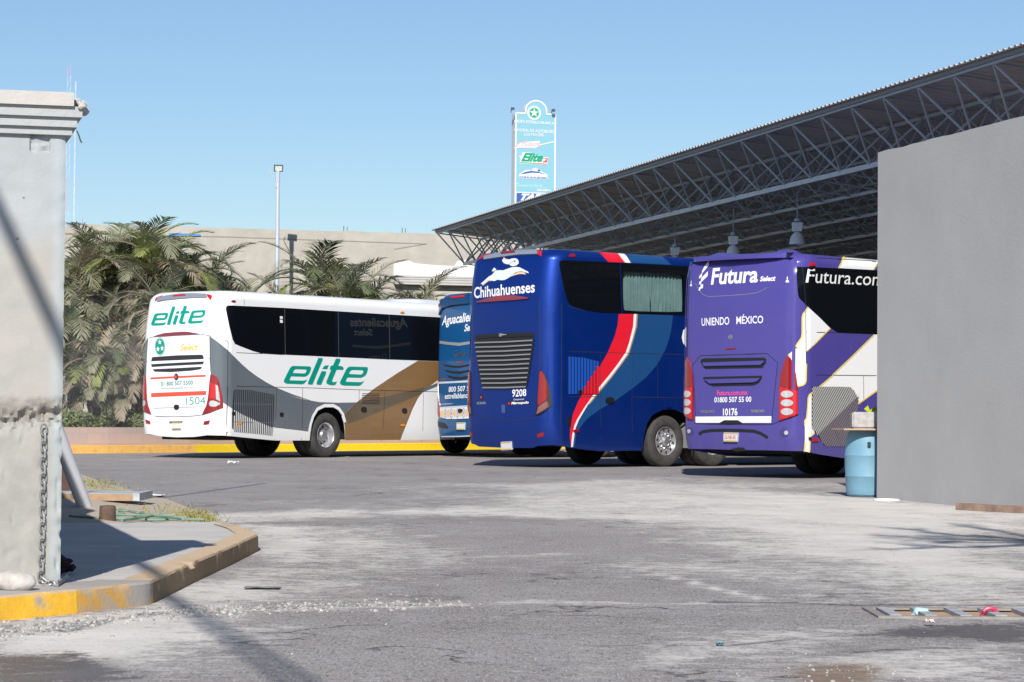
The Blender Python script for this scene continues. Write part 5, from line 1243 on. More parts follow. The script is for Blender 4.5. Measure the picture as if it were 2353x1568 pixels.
half = [(0, .2), (0, hc[1])]+[tuple(x) for x in I(Q3([(1200,948),(1380,893),(1500,845),(1628,797),(1712,800),(1705,1100),(1690,1345)]))]; half.append((half[-1][0], .2)); half = np.array(half)
door = I(Q2([(1095,822),(1268,855),(1275,1300)])+Q3([(1360,100),(1340,350),(1325,600),(1285,750),(1200,945)])); door = np.vstack([[(0, door[0, 1]+.03)], door, [(0, hc[1])]])
b.skin(hem, [(1, [grey, mir(lg)]), (2, [gold]), (3, [dark]), (1, [gtip])], [arc, mir(arc)], [('bumper', [half, mir(half)]), ('engine_cover', [door, mir(door)])],
       [PWH, PGR, PGO, PGD, SEAM, TGR, TRD, TYE, TTL, VEN, WHT, BLK])
bm = b.bm
src = np.array([(150,800,1),(2235,385,1),(1030,142,1)], float); dst = np.array([(152,657),(1186,350),(565,277)], float); AF = np.linalg.solve(src, dst)
b.flat(bm, [I(Q1(l)) for l in LOGO], 5, .003, .12)
b.flat(bm, [I(Q2([tuple(x) for x in np.c_[np.array(l), np.ones(len(l))]@AF])) for l in LOGO], 5, .004, .12)
b.flat(bm, [I(Q2(ell(297,1062,108,182)))], 10, .0032); b.flat(bm, [I(Q2(ell(297,1062,106,180))), I(Q2(ell(297,1062,100,172)))], 8, .004); b.flat(bm, [I(Q2(ell(297,1062,93,160)))], 5, .005)
for x, y in ((294,975),(257,1112),(341,1098)): b.flat(bm, [I(Q2(star(x, y, 40, 60)))], 10, .007)
b.text(bm, 'Select', I(Q2([(683,1150),(1032,1135),(1050,1005),(700,1010)])), 7, .004, bold=.02, shear=.25)
b.text(bm, '01 800 507 5500', I(Q3([(333,342),(1005,312),(1005,220),(333,250)])), 8, .004, bold=.022)
b.text(bm, 'www.autobuseselite.com.mx', I(Q3([(338,415),(1003,388),(1003,342),(338,366)])), 8, .004)
b.text(bm, '1504', I(Q3([(855,735),(1265,718),(1262,560),(855,575)])), 5, .004, bold=-.005)
b.flat(bm, [I(Q3([(118,160),(1270,103),(1270,145),(118,200)]))], 6, .004); b.flat(bm, [I(Q3([(130,487),(1280,440),(1282,527),(132,573)]))], 6, .004)
b.flat(bm, [I(Q3(ell(655,148,45,72)))], 9, .006); b.flat(bm, [I(Q3(ell(645,148,24,32)))], 6, .008)
for l in ([(130,1345),(140,1280),(165,1268),(640,1235),(1110,1222),(1140,1240),(1155,1298)], [(122,1410),(640,1380),(1158,1355),(1140,1408),(640,1432),(140,1460)], [(158,1508),(640,1485),(1122,1458),(1095,1505),(900,1535),(500,1562),(190,1552)]): 
    o = b.lamp(I(Q2(l)), VEN, 'vent', .008)
b.seams(4, Q2([(1098,820),(1270,853),(1400,888),(1568,938)])+A3([(755,560),(815,580)]), Q2([(1268,855),(1272,1200),(1275,1560)]), Q2([(35,1350),(640,1325),(1275,1298)]), Q2([(5,915),(80,895),(165,872)]), Q3([(215,970),(420,980),(650,980),(1000,965),(1200,945),(1380,890),(1628,795)]))
b.seams(4, A3([(757,560),(752,900),(748,1100),(745,1335)]), A3([(1165,942),(1155,1200),(1146,1385)]), A3([(1380,947),(1368,1385)]), A3([(765,930),(1463,946)])+A4([(660,902),(1270,917),(1500,924)]), A3([(760,648),(1040,660)]), A4([(660,902),(658,1010)]), A4([(862,912),(832,1305)]), A4([(1163,918),(1147,1308)]), Q8([(130,183),(103,985)]))
b.seams(4, Q8([(100,930),(130,932)]), A3([(865,175),(890,210),(893,250)]))
# tail lights
for sgn_ in (1, -1):
    f = (lambda l: mir(l)) if sgn_ < 0 else (lambda l: l)
    o = b.lamp(f(I(Q3([(1375,100),(1440,108),(1500,140),(1530,205),(1560,300),(1590,420),(1610,520),(1628,700),(1628,790),(1500,840),(1380,890),(1200,945),(1240,850),(1290,750),(1320,620),(1340,450),(1350,300)]))), RED)
    b.sub(f(I(Q3([(1480,310),(1525,335),(1550,480),(1570,660),(1490,615)]))), CLR, 'reflector', o, .026); b.sub(f(I(Q3([(1352,690),(1375,650),(1430,640),(1570,690),(1560,730),(1470,770),(1380,765),(1355,735)]))), CLR, 'reversing_lamp', o, .027)
    b.sub(f(I(Q3([(1370,260),(1480,300),(1480,600),(1360,600)]))), REDB, 'brake_lamp', o, .024)
    b.lamp(f(I(Q3([(1238,1080),(1360,1052),(1340,1135),(1228,1150)]))), RED, 'bumper_reflector', .012)
    b.lamp(f(I(Q2([(1212,40),(1268,50),(1320,70),(1308,110),(1293,152),(1228,92)]))), REDB, 'roof_light', .015)
b.lamp(I(Q2([(250,165),(262,112),(480,68),(700,42),(950,36),(1205,44),(1218,108),(960,112),(640,135),(400,158),(245,185)])), mat('spoiler_grey', (.20, .23, .27), rough=.35), 'roof_spoiler', .03)
b.lamp(I(Q2([(562,98),(575,78),(800,58),(822,80),(700,90)])), REDB, 'brake_light', .045); b.lamp(I(Q2([(165,872),(260,835),(390,800),(600,782),(780,772),(850,775),(1100,818),(800,835),(400,860)])), mat('lamp_wine', (.22, .03, .045), rough=.2, coat=.6), 'brake_light', .02)
b.number_plate(Q3([(585,1238),(760,1235),(762,1098),(583,1098)])); b.lamp(I(Q3([(520,1080),(790,1075),(780,1095),(530,1098)])), VEN, 'plate_lamp', .03)
b.lamp(smooth_loop(I(Q3(rect(615, 728, 716, 832)))), BLK, 'latch', .02); b.lamp(I(Q3([(195,790),(1210,758),(1205,775),(195,805)])), mat('trim_lightgrey', (.50, .51, .52), rough=.4), 'rubbing_strip', .01)
# side
gr = I(Q8([(220,255),(245,240),(480,245),(640,275),(880,322),(870,700),(850,985),(600,955),(350,932),(235,920),(195,860),(195,700),(205,450)])); mb = MB(); b.plate(mb, gr, 0, .003, -.02)
tops = [(220,245),(480,245),(640,275),(880,322)]; bots = [(190,915),(350,932),(600,955),(850,985)]; spl = [(190,560),(215,565),(350,640),(600,755),(870,865)]
for k in range(21):
    t = k/20; xt = 240+t*612; xb = 222+t*612
    yt = np.interp(xt, [p[0] for p in tops], [p[1] for p in tops]); yb = np.interp(xb, [p[0] for p in bots], [p[1] for p in bots]); ys = np.interp((xt+xb)/2, [p[0] for p in spl], [p[1] for p in spl]); xs = xt+(xb-xt)*(ys-yt)/(yb-yt)
    b.strip(mb, I(Q8([(xt, yt), (xs, ys)])), .024, 1, .012); b.strip(mb, I(Q8([(xs, ys), (xb, yb)])), .026, 2, .012)
for y in (470, 765): b.strip(mb, I(Q8([(205,y),(860,y+15)])), .012, 1, .010)
mb.build('side_grille', [VEN, PGR, PWH], b.root, custom=True)
b.lamp(I(Q8(rect(193, 600, 247, 657))), BLK, 'handle', .02); b.lamp(I(Q8(rect(970, 612, 1020, 670))), BLK, 'handle', .02); b.lamp(smooth_loop(I(A4(rect(675, 1035, 715, 1076)))), BLK, 'handle', .02); b.lamp(smooth_loop(I(A4(rect(995, 1045, 1032, 1085)))), BLK, 'handle', .02)
for l in (Q8(ell(312,788,42,19,14)), A4(ell(1001,1179,17,9,12)), A4(ell(996,295,16,8,12))): b.lamp(I(l), AMB, 'side_marker', .015)
b.lamp(I(A3(ell(800,221,19,9,12))), RED, 'side_marker', .015)
for k in range(7): b.strip(bm, I(A4([(682-k*.5,932+k*13),(820,934+k*13)])), .014, 9, .004)
fl_ = I(Q8([(1430,1065),(1440,930),(1465,800),(1505,670),(1575,555),(1690,500),(1835,500),(1925,550),(1990,640),(2025,770)])); b.strip(bm, fl_, .075, 0, .012)
tp_ = lambda x: 255+x*80/1280; bp_ = lambda x: 622+x*58/1265
lx_ = [73, 493, 893]
edge = A3([(738,285),(742,264),(760,256)])+A4([(72.6, tp_(72)), (77.6, bp_(77))])+A3([(1200,668),(1040,658),(960,635),(900,612),(850,593),(815,577),(795,540),(770,440)])
b.pane(I(edge))
for x0, x1 in ((73.6, 492.4), (493.4, 892.4)): b.pane(I(A4([(x0, tp_(x0)), (x1, tp_(x1)), (x1+6, bp_(x1+6)), (x0+5, bp_(x0+5))])))
e0 = I(A4([(893.4, tp_(893)), (899.5, bp_(900))]))
for k in range(3):
    s0 = e0[0, 0]+k*1.72; s1 = min(s0+1.712, b.smax-.6); b.pane(np.array([(s0, e0[0, 1]), (s1, e0[0, 1]), (s1, e0[1, 1]), (s0, e0[1, 1])]))
b.pane(mir(np.array([(2.6, e0[0, 1]), (b.smax-.6, e0[0, 1]), (b.smax-.6, e0[1, 1]), (3.2, e0[1, 1])])))
st = MB()
for y0_, y1_ in ((325,345),(352,376)): b.flat(st, [I(A4([(36,y0_),(57,y0_),(60,y1_),(38,y1_)]))], 0, .008)
st.build('sticker', WHT, b.root, custom=True)
st = MB()
for x in (73, 493, 893): b.strip(st, I(A4([(x, tp_(x)+2), (x+5, bp_(x+5)-2)])), .022, 0, .009)
st.build('window_joint', mat('joint_grey', (.055, .055, .058), rough=.6), b.root, custom=True)
def pod(b, u0, u1, hw, h, m, name, z0, ramp=.4):
    mb = MB(); n = 12; vs = []
    us = [u0, u0+ramp*.3, u0+ramp, (u0+u1)/2, u1-ramp, u1-ramp*.3, u1]; hs = [0, .6, 1, 1, 1, .6, 0]
    for u, hh in zip(us, hs):
        for k in range(n+1):
            v = -hw+2*hw*k/n; e = 1-abs(2*k/n-1)**4; vs.append(b.O+b.U*u+b.V*v+EZ*(z0+h*hh*e))
    N = n+1; mb.add(vs, [(i*N+k, (i+1)*N+k, (i+1)*N+k+1, i*N+k+1) for i in range(len(us)-1) for k in range(n)], 0, smooth=True); return mb.build(name, m, b.root, angle=60)
pod(b, 3.2, 6.6, 1.0, .07, PWH, 'roof_hatch', b.ztop-.02, .3); pod(b, 7.1, 11.2, 1.0, .16, PWH, 'air_conditioner', b.ztop-.02, .35)
for sd in (1, -1): b.wheel(b.uw, sd, 'drive', dual=True); b.wheel(b.uw+7.5, sd, 'front')
b.wheel(b.uw+6.2, 1, 'front') if False else None
b.finish()
ELITE = b

# ---------------------------------------------------------------- royal blue coach with a leaping hare
PBL = paint('coach_blue', (.002, .031, .24), rough=.36, dust=.02, metal=.55); PLB = paint('coach_midblue', (.010, .062, .19), rough=.25, dust=.03); PRD = paint('coach_red', (.70, .012, .03), rough=.25, dust=.03); PW2 = paint('coach_stripe_white', (.80, .80, .79), dust=.04); PTN = paint('coach_tan', (.40, .26, .11), dust=.04)
HAR = mat('hare_white', (.66, .74, .70), rough=.35); HAP = mat('hare_peach', (.78, .50, .30), rough=.4); HAK = mat('hare_pink', (.75, .50, .45), rough=.4); GRB = mat('grille_bar', (.20, .20, .21), rough=.4); CUR = mat('curtain', (.17, .25, .25), rough=.9, noise_amt=.6, noise_scale=5, col2=(.10, .16, .17)); SLB = mat('grille_blue', (.01, .08, .42), rough=.35)
b = Bus('coach_bus', 'tall royal blue coach with white hare emblem and red and white side ribbon', math.radians(48), 13.2, 1.29, .36, .10, 4.20, .22,
        contact=G(1533.7, 1073.3), xc=1266, rake=lambda z: .08*np.clip(z-2.9, 0, None)**2+.22*np.clip(.95-z, 0, None)**2)
I = b.inv
hem = I(A5([(520,1390),(715,1390),(745,1376)])+A6([(100,1303),(150,1312),(280,1330),(390,1342),(650,1338)]))
sw = b.s_of_u(b.uw); ar0 = I(A6([(655,1336),(668,1240),(688,1170),(725,1115),(790,1083),(850,1080)])); rr_ = [(2*sw-s, z) for s, z in ar0[::-1]]
arc = np.vstack([[(ar0[0, 0], .1)], ar0, rr_, [(rr_[-1][0], .1)]]); arc2 = arc+np.array([1.36, 0]); 
arcs = [np.vstack([arc[:-1], arc2[1:]])] if arc[-1, 0] > arc2[0, 0] else [arc, arc2]
if len(arcs) == 1:
    arcs = [np.vstack([arc[:7], arc2[-7:]])]
red = I(A6([(510,481),(605,481),(600,560),(575,660),(555,720),(500,800),(450,865),(400,925),(360,975),(300,1060),(250,1140),(232,1180),(222,1220),(213,1312),(207,1290),(203,1250),(205,1210),(222,1110),(255,1030),(300,950),(340,890),(380,830),(440,725),(485,620),(503,550)]))
whi = I(A6([(605,481),(621,481),(616,560),(595,640),(568,728),(520,795),(460,875),(410,935),(320,1045),(260,1145),(240,1195),(233,1230),(222,1316),(210,1316),(218,1240),(232,1180),(250,1140),(300,1060),(360,975),(400,925),(450,865),(500,800),(555,720),(575,660),(600,560)]))
tan_ = I(A6([(621,481),(630,482),(625,560),(603,640),(576,730),(528,797),(466,880),(416,940),(326,1050),(320,1045),(410,935),(460,875),(520,795),(568,728),(595,640),(616,560)]))
lbl = I(A6([(630,482),(850,488),(838,590),(822,650),(800,710),(750,800),(680,880),(600,945),(480,1030),(390,1080),(310,1140),(270,1190),(245,1230),(232,1316),(222,1316),(233,1230),(260,1145),(320,1045),(410,935),(466,880),(528,797),(576,730),(603,640),(625,560)]))
zt1 = b.ztop
redT = I(A6([(405,99),(512,101),(550,158),(445,155)])); whT = I(A6([(512,101),(545,104),(582,160),(550,158)])); tnT = I(A6([(545,104),(556,105),(590,160),(582,160)])); lbT = I(A6([(556,105),(800,124),(838,172),(590,160)]))
for l in (redT, whT, tnT, lbT): l[:2, 1] = zt1+.01
hc = I(A5([(540,1206)]))[0]
half = [(0, .2), (0, hc[1])]+[tuple(x) for x in I(A5([(640,1205),(730,1190),(840,1128),(895,1118)])+A6([(148,1200),(147,1312)]))]; half.append((half[-1][0], .2)); half = np.array(half)
opening = smooth_loop(I(A6([(545,212),(905,230),(918,250),(915,455),(900,470),(550,462),(538,445),(533,225)])), 1)
b.skin(hem, [(1, [lbl, lbT]), (2, [red, redT]), (3, [whi, whT]), (4, [tan_, tnT])], arcs+[mir(a) for a in arcs]+[opening], [('bumper', [half, mir(half)])],
       [PBL, PLB, PRD, PW2, PTN, SEAM, WHT, HAR, HAP, HAK, BLK, CHR, GRB])
bm = b.bm
H = lambda l, mi, off: b.flat(bm, [I(Q4(l))], mi, off, .1)
H([(360,985),(450,930),(530,850),(600,825),(700,850),(560,860),(470,930),(410,985)], 8, .004); H([(1205,735),(1300,655),(1450,590),(1600,588),(1670,640),(1665,662),(1560,645),(1450,655),(1320,690)], 8, .004)
H([(320,945),(430,850),(500,785),(560,730),(660,675),(720,600),(755,562),(790,545),(860,535),(1000,540),(1120,495),(1250,450),(1380,435),(1500,455),(1640,530),(1740,580),(1762,625),(1680,605),(1560,570),(1450,575),(1350,610),(1250,690),(1190,740),(1130,780),(1040,825),(950,835),(860,825),(820,815),(780,845),(720,858),(600,822),(530,845),(450,925),(380,968),(370,952)], 7, .005)
H([(655,570),(690,500),(725,458),(760,480),(798,520),(740,556),(712,575),(690,560)], 7, .005)
H([(965,225),(1000,218),(1060,236),(1150,228),(1250,190),(1350,180),(1420,205),(1455,260),(1462,330),(1400,385),(1300,418),(1220,400),(1180,360),(1100,355),(1020,325),(975,270)], 7, .005); H([(985,213),(1005,180),(1020,140),(1050,185),(1110,205),(1180,212),(1100,233),(1040,233)], 9, .006); H(ell(1345,268,26,20,12), 0, .008)
b.strip(bm, I(Q4([(1180,355),(1240,300),(1300,262),(1350,250)])), .012, 12, .007)
b.text(bm, 'Chihuahuenses', I(Q4([(130,1385),(1940,1200),(1940,862),(130,1045)])), 6, .005, bold=.02)
b.text(bm, '9208', I(A5([(575,1055),(669,1048),(669,999),(577,1003)])), 6, .004, bold=.02)
b.text(bm, 'Chihuahuenses', I(A5([(585,1077),(655,1072),(655,1061),(585,1066)])), 6, .004)
b.flat(bm, [I(A5([(545,1088),(560,1082),(690,1080),(692,1100),(560,1110),(545,1108)]))], 10, .003); b.text(bm, 'Marcopolo', I(A5([(570,1108),(686,1102),(686,1080),(572,1086)])), 6, .005, bold=.04, shear=.15)
b.flat(bm, [I(A5(star(556,1096,11,12)))], 2, .005)
b.flat(bm, [I(A5([(360,1042),(372,1036),(384,1042),(384,1060),(372,1076),(360,1060)]))], 10, .004); b.flat(bm, [I(A5(ell(372,1056,6,9,10)))], 2, .006); b.text(bm, 'SCANIA', I(A5([(343,1103),(404,1101),(404,1084),(343,1086)])), 11, .005, bold=.04)
b.seams(5, A5([(310,440),(350,425)]), A5([(695,405),(760,410),(900,440)]), A5([(755,415),(757,640),(757,880)]), A5([(300,660),(335,655)]), A5([(720,648),(757,650)]), A5([(345,1175),(420,1200),(540,1206),(640,1205),(730,1190),(838,1128)]))
b.seams(5, A6([(152,422),(150,800),(148,1312)]), A6([(150,715),(400,722),(590,727),(915,736),(1100,743)]), A6([(150,1000),(395,1000)]), A6([(397,725),(394,1000),(389,1342)]), A6([(596,730),(592,1000),(588,1320)]), A6([(753,731),(753,1003)]), A6([(597,1003),(940,1006)]), A6([(150,1125),(210,1130)]), A6([(150,420),(205,435),(300,462)]), w=.010)
ps = mat('panel_edge', (.05, .08, .24), rough=.35)
# rear grille
go = [(332,650),(345,643),(520,632),(705,625),(720,640),(718,700),(712,760),(703,820),(695,880),(685,940),(672,988),(640,995),(400,1000),(378,985),(365,940),(355,880),(345,800),(340,740)]
mb = MB(); b.plate(mb, I(A5(go)), 0, .012, -.02)
for k in range(11):
    t = k/10; xl = 338+t*52; yl = 696+t*296; xr = 720-t*45; yr = 680+t*306
    b.strip(mb, I(A5([(xl, yl), ((xl+xr)/2, (yl+yr)/2+3), (xr, yr)])), .028, 1, .045)
b.strip(mb, I(A5([(345,663),(520,656),(718,650)])), .016, 2, .03)
mb.build('engine_grille', [BLK, GRB, BLK], b.root, custom=True)
b.lamp(I(A5(ell(513,645,10,12,12))), CHR, 'camera', .06)
for sgn_ in (1, -1):
    f = (lambda l: mir(l)) if sgn_ < 0 else (lambda l: l)
    o = b.lamp(f(I(A5([(757,880),(775,878),(795,905),(815,960),(828,1020),(838,1080),(837,1110),(800,1140),(770,1162),(730,1178),(740,1120),(746,1060),(752,970)]))), BLK)
    b.sub(f(I(A5([(760,886),(775,885),(790,912),(806,970),(812,1040),(800,1075),(755,1110),(748,1100),(750,1060),(755,970)]))), RED, 'lens', o, .028); b.sub(f(I(A5([(752,1118),(805,1078),(815,1100),(815,1118),(770,1150),(740,1168)]))), mat('lamp_smoke', (.22, .08, .08), rough=.2, coat=.6), 'reversing_lamp', o, .028)
    b.lamp(f(I(A5([(743,1298),(785,1286),(782,1314),(745,1324)]))), RED, 'bumper_reflector', .012); b.lamp(f(I(A5([(738,88),(774,94),(770,128),(752,118)]))), REDB, 'roof_light', .015)
b.lamp(I(A5([(393,148),(395,130),(505,103),(620,92),(740,88),(746,114),(620,119),(500,134),(392,150)])), mat('spoiler_grey2', (.20, .24, .28), rough=.35), 'roof_spoiler', .03)
b.lamp(I(A5([(506,114),(510,106),(594,97),(600,105),(598,108),(510,118)])), RED, 'brake_light', .045); o = b.lamp(I(Q4([(235,1490),(300,1460),(600,1360),(900,1300),(1130,1285),(1350,1288),(1600,1325),(1800,1362),(1750,1388),(1400,1425),(1000,1450),(600,1478),(240,1502)])), MATS['lamp_wine'], 'brake_light', .04); b.sub(I(Q4([(860,1375),(1060,1358),(1060,1376),(862,1394)])), REDB, 'led_strip', o, .045)
b.number_plate(A5([(512,1404),(578,1400),(574,1347),(508,1350)])); b.lamp(I(A5([(508,1105),(528,1104),(530,1158),(510,1160)])), ps, 'latch', .015)
# side louvres and small parts
mb = MB(); b.plate(mb, I(A6([(190,745),(290,752),(387,778),(385,988),(188,985)])), 0, .002, -.02)
for k in range(10):
    x = 199+k*19.5; yt = np.interp(x, [190,290,387], [745,752,778]); ys = np.interp(x, [250, 400], [1010, 770])
    if ys < 985: b.strip(mb, I(A6([(x, yt+3), (x, max(ys, yt+4))])), .060, 1, .012); b.strip(mb, I(A6([(x, max(ys, yt+4)), (x, 983)])), .060, 2, .012)
    else: b.strip(mb, I(A6([(x, yt+3), (x, 983)])), .060, 1, .012)
mb.build('side_grille', [BLK, SLB, PRD], b.root, custom=True)
b.lamp(smooth_loop(I(A6(rect(425, 1003, 478, 1043)))), BLK, 'handle', .02); b.lamp(I(A6(rect(188, 1128, 210, 1182))), BLK, 'hinge', .008); b.lamp(I(A6(ell(266,971,15,13,12))), BLK, 'filler_cap', .015)
b.lamp(I(A6(ell(240,1215,18,11,12))), RED, 'side_marker', .02); b.lamp(I(A6(ell(215,116,19,11,12))), RED, 'side_marker', .02)
b.strip(bm, ar0[0:]+np.array([-.03, .03]), .05, 0, .014); b.strip(bm, np.array(rr_)+np.array([.03, .03]), .05, 0, .014)
b.pane(I(A6([(136,170),(138,153),(152,145),(300,150),(514,160),(527,477),(385,472),(300,458),(215,432),(195,412),(183,385),(165,315)])))
zt2 = I(A6([(520,160),(532,477),(925,181),(925,490)]))
mb = MB(); p2 = np.array([zt2[1], (zt2[3, 0]+.08, zt2[3, 1]), (zt2[2, 0]+.08, zt2[2, 1]), zt2[0]]); b.flat(mb, [p2, opening], 0, .006, .2); o = mb.build('window', GLASS, b.root, custom=True)
TG = bpy.data.materials.new('clear_tint'); TG.use_nodes = True; n_ = TG.node_tree.nodes; l_ = TG.node_tree.links; t_ = n_.new('ShaderNodeBsdfTransparent'); t_.inputs[0].default_value = (.80, .86, .85, 1); g_ = n_.new('ShaderNodeBsdfGlossy'); g_.inputs['Roughness'].default_value = .03; ms_ = n_.new('ShaderNodeMixShader'); ms_.inputs[0].default_value = .07
l_.new(t_.outputs[0], ms_.inputs[1]); l_.new(g_.outputs[0], ms_.inputs[2]); l_.new(ms_.outputs[0], n_['Material Output'].inputs[0])
mb = MB(); b.flat(mb, [opening], 0, .002, .3); mb.build('pane', TG, o, custom=True)
lo, hi = opening.min(0)-.04, opening.max(0)+.04; mid = (lo[0]+hi[0])/2-.01; mb = MB(); nn = 150; rows = 14
for c0, c1, pull in ((lo[0], mid-.012, 1), (mid+.012, hi[0], -1)):
    vs = []
    for j in range(rows+1):
        z = hi[1]+(lo[1]-hi[1])*j/rows
        for i in range(nn+1):
            t = i/nn; s = c0+(c1-c0)*t; s += pull*.05*max(0, noise.noise((t*3, j*.1, pull)))*(j/rows)
            d = -.10+.022*math.sin(t*58+2.2*noise.noise((t*5, j*.12, pull*3)))+.012*math.sin(t*131)
            vs.append((s, z, d))
    v = np.array(vs); p, n = b.P(v[:, :2]); p = p+n*v[:, 2:]; N = nn+1
    mb.add(p, [(j*N+i, (j+1)*N+i, (j+1)*N+i+1, j*N+i+1) for j in range(rows) for i in range(nn)], 0, smooth=True)
mb.build('curtain', CUR, b.root, angle=180)
for k in range(5):
    s0 = p2[1, 0]+.02+k*1.72; s1 = min(s0+1.70, b.smax-.5); b.pane(np.array([(s0, p2[1, 1]), (s1, p2[1, 1]), (s1, p2[2, 1]), (s0, p2[2, 1])]))
b.pane(mir(np.array([(2.6, p2[2, 1]), (b.smax-.6, p2[2, 1]), (b.smax-.6, p2[1, 1]), (3.2, p2[1, 1])])))
q0 = I(A6([(905,700),(905,550)])); b.text(bm, 'Chihuahuenses', [(q0[0, 0], q0[0, 1]-.02), (q0[0, 0]+5, q0[0, 1]-.02), (q0[0, 0]+5, q0[1, 1]+.02), (q0[0, 0], q0[1, 1]+.02)], 6, .004, bold=.02)
pod(b, 5.2, 6.3, .5, .06, PLB, 'roof_hatch', b.ztop-.01, .2); pod(b, 8, 12, 1.0, .15, PBL, 'air_conditioner', b.ztop-.02, .3)
for sd in (1, -1): b.wheel(b.uw, sd, 'front'); b.wheel(b.uw+1.36, sd, 'drive', dual=True); b.wheel(b.uw+7.6, sd, 'front')
mb = MB(); c_ = b.O+b.U*(b.uw+.72)+b.V*(b.hw-.22); mb.box((c_[0], c_[1], .62), (b.U, b.V, EZ), (.02, .14, .25)); mb.build('mud_flap', mat('flap_grey', (.22, .22, .21), rough=.7), b.root)
b.finish(); BLUE = b

# ---------------------------------------------------------------- purple coach
PPU = paint('coach_purple', (.068, .054, .268), rough=.25, dust=.05); PYE = mat('edge_yellow', (.75, .55, .10), rough=.35); TPK = mat('vinyl_pink', (.80, .07, .30), rough=.4); PW3 = paint('coach_snow', (.82, .82, .82), dust=.03)
b = Bus('coach_bus', 'purple and white coach with yellow edged side bands beside the grey wall', math.radians(44), 13.0, 1.29, .30, .10, 3.70, .17,
        corner=(1839, 39.3), rake=lambda z: .06*np.clip(z-2.6, 0, None)**2+.25*np.clip(.95-z, 0, None)**2, tum=.006)
I = b.inv
hem = I(Q6([(660,1284),(1085,1290),(1400,1298)])+R3([(110,945),(165,958),(300,985),(630,1035)])); hem = np.vstack([hem, [(hem[-1, 0]+.5, hem[-1, 1]-.01)]])
W1 = I(R2([(150,797),(280,915),(402,1037),(340,1097),(240,1200),(128,1297)])+Q6([(1495,350),(1490,500),(1478,530),(1455,545),(1398,558),(1375,420),(1345,300),(1293,208)])+R2([(0,1258),(75,1145),(82,1100),(83,920),(92,880),(108,852)]))
W2 = I(R2([(930,1108),(905,1108),(640,1370),(430,1568)])+R3([(440,65),(285,195),(200,262),(165,290),(152,330),(148,430),(135,560),(115,590),(115,900),(108,950),(160,965),(172,930),(175,780),(225,735),(480,560),(730,400),(945,245)])); W2 = np.vstack([W2, [(W2[-1, 0]+1.5, W2[-1, 1]+.75), (W2[-1, 0]+1.5, W2[0, 1]), (W2[0, 0]+.3, W2[0, 1])]])
W3 = I(R2([(550,212),(930,232),(930,310),(890,372),(490,350),(530,290),(545,245)])); W3[:2, 1] = b.ztop+.01; W3[1, 0] += .25; W3[2, 0] += .0
hc = I(Q6([(640,990)]))[0]
half = [(0, .2), (0, hc[1])]+[tuple(x) for x in I(Q6([(1100,995),(1200,958),(1400,885),(1490,866),(1482,1000),(1478,1300)]))]; half.append((half[-1][0], .2)); half = np.array(half)
dr_ = I(Q6([(1050,185),(1170,290),(1140,600),(1100,992)])); dr_ = np.vstack([[(0, dr_[0, 1])], dr_, [(0, hc[1])]])
us_ = 6.0; wu = 3.5
arc = arch(b.s_of_u(wu), .68, 1.18, .55)
b.skin(hem, [(1, [W1, W2, W3])], [arc, mir(arc), arc+np.array([6.6, 0]), mir(arc+np.array([6.6, 0]))], [('bumper', [half, mir(half)]), ('engine_cover', [dr_, mir(dr_)])], [PPU, PW3, PYE, SEAM, WHT, TPK, BLK, CHR, GRB, RED])
bm = b.bm
for l in (R2([(150,797),(135,815),(122,840)]), R2([(402,1037),(340,1097),(240,1200),(128,1297)]), R2([(115,848),(95,872),(84,915),(83,1100),(76,1145),(0,1258)])+Q6([(1400,120),(1293,208)]), Q6([(1497,300),(1492,500),(1478,530),(1455,545),(1400,558)]), R2([(905,1108),(640,1370),(430,1568)])+R3([(440,65),(285,195),(200,262),(165,290),(152,330),(148,430),(135,560),(115,590),(115,900),(108,950)]), R3([(162,960),(172,930),(175,780),(225,735)]), R3([(730,398),(945,245),(1050,170)]), R2([(550,214),(545,245),(530,290),(492,350)]), R2([(930,312),(892,372)])): b.strip(bm, I(l), .026, 2, .004)
F = lambda l, mi, off=.004: b.flat(bm, [I(Q5(l))], mi, off, .1)
F([(512,195),(508,265),(450,340),(390,410),(382,470),(335,505),(340,460),(385,405),(388,370)], 4); F([(490,370),(485,455),(430,510),(375,560),(370,600),(335,605),(338,560),(370,540),(372,495)], 4); F([(408,600),(400,668),(360,678),(352,712),(330,715),(332,660),(360,645),(365,605)], 4)
b.text(bm, 'Futura', I(Q5([(540,615),(1358,570),(1372,278),(562,322)])), 4, .005, bold=.026, shear=.08); b.text(bm, 'Select', I(Q5([(1395,553),(1662,543),(1677,447),(1402,462)])), 4, .005, bold=.04, shear=.15)
b.text(bm, 'UNIENDO', I(Q5([(380,1328),(862,1305),(862,1166),(380,1190)])), 4, .005, bold=.015); b.text(bm, 'MÉXICO', I(Q5([(985,1296),(1453,1280),(1453,1112),(985,1128)])), 4, .005, bold=.015)
b.text(bm, 'Futura.com.mx', I(Q6([(482,664),(832,657),(832,600),(482,606)])), 5, .005, bold=.02); b.text(bm, '01800 507 55 00', I(Q6([(450,745),(873,738),(873,675),(452,683)])), 4, .005, bold=.02); b.text(bm, '10176', I(Q6([(550,895),(716,893),(714,806),(550,811)])), 4, .005, bold=.03)
b.text(bm, 'VOLVO', I(Q6([(290,864),(456,862),(456,829),(290,830)])), 8, .006, bold=.03); b.text(bm, '9800', I(Q6([(868,862),(1022,858),(1022,822),(868,826)])), 8, .006, bold=.03)
b.flat(bm, [I(Q5(ell(885,1520,38,42,18))), I(Q5(ell(885,1520,26,29,18)))], 7, .008); b.strip(bm, I(Q5([(855,1535),(915,1500)])), .02, 7, .009)
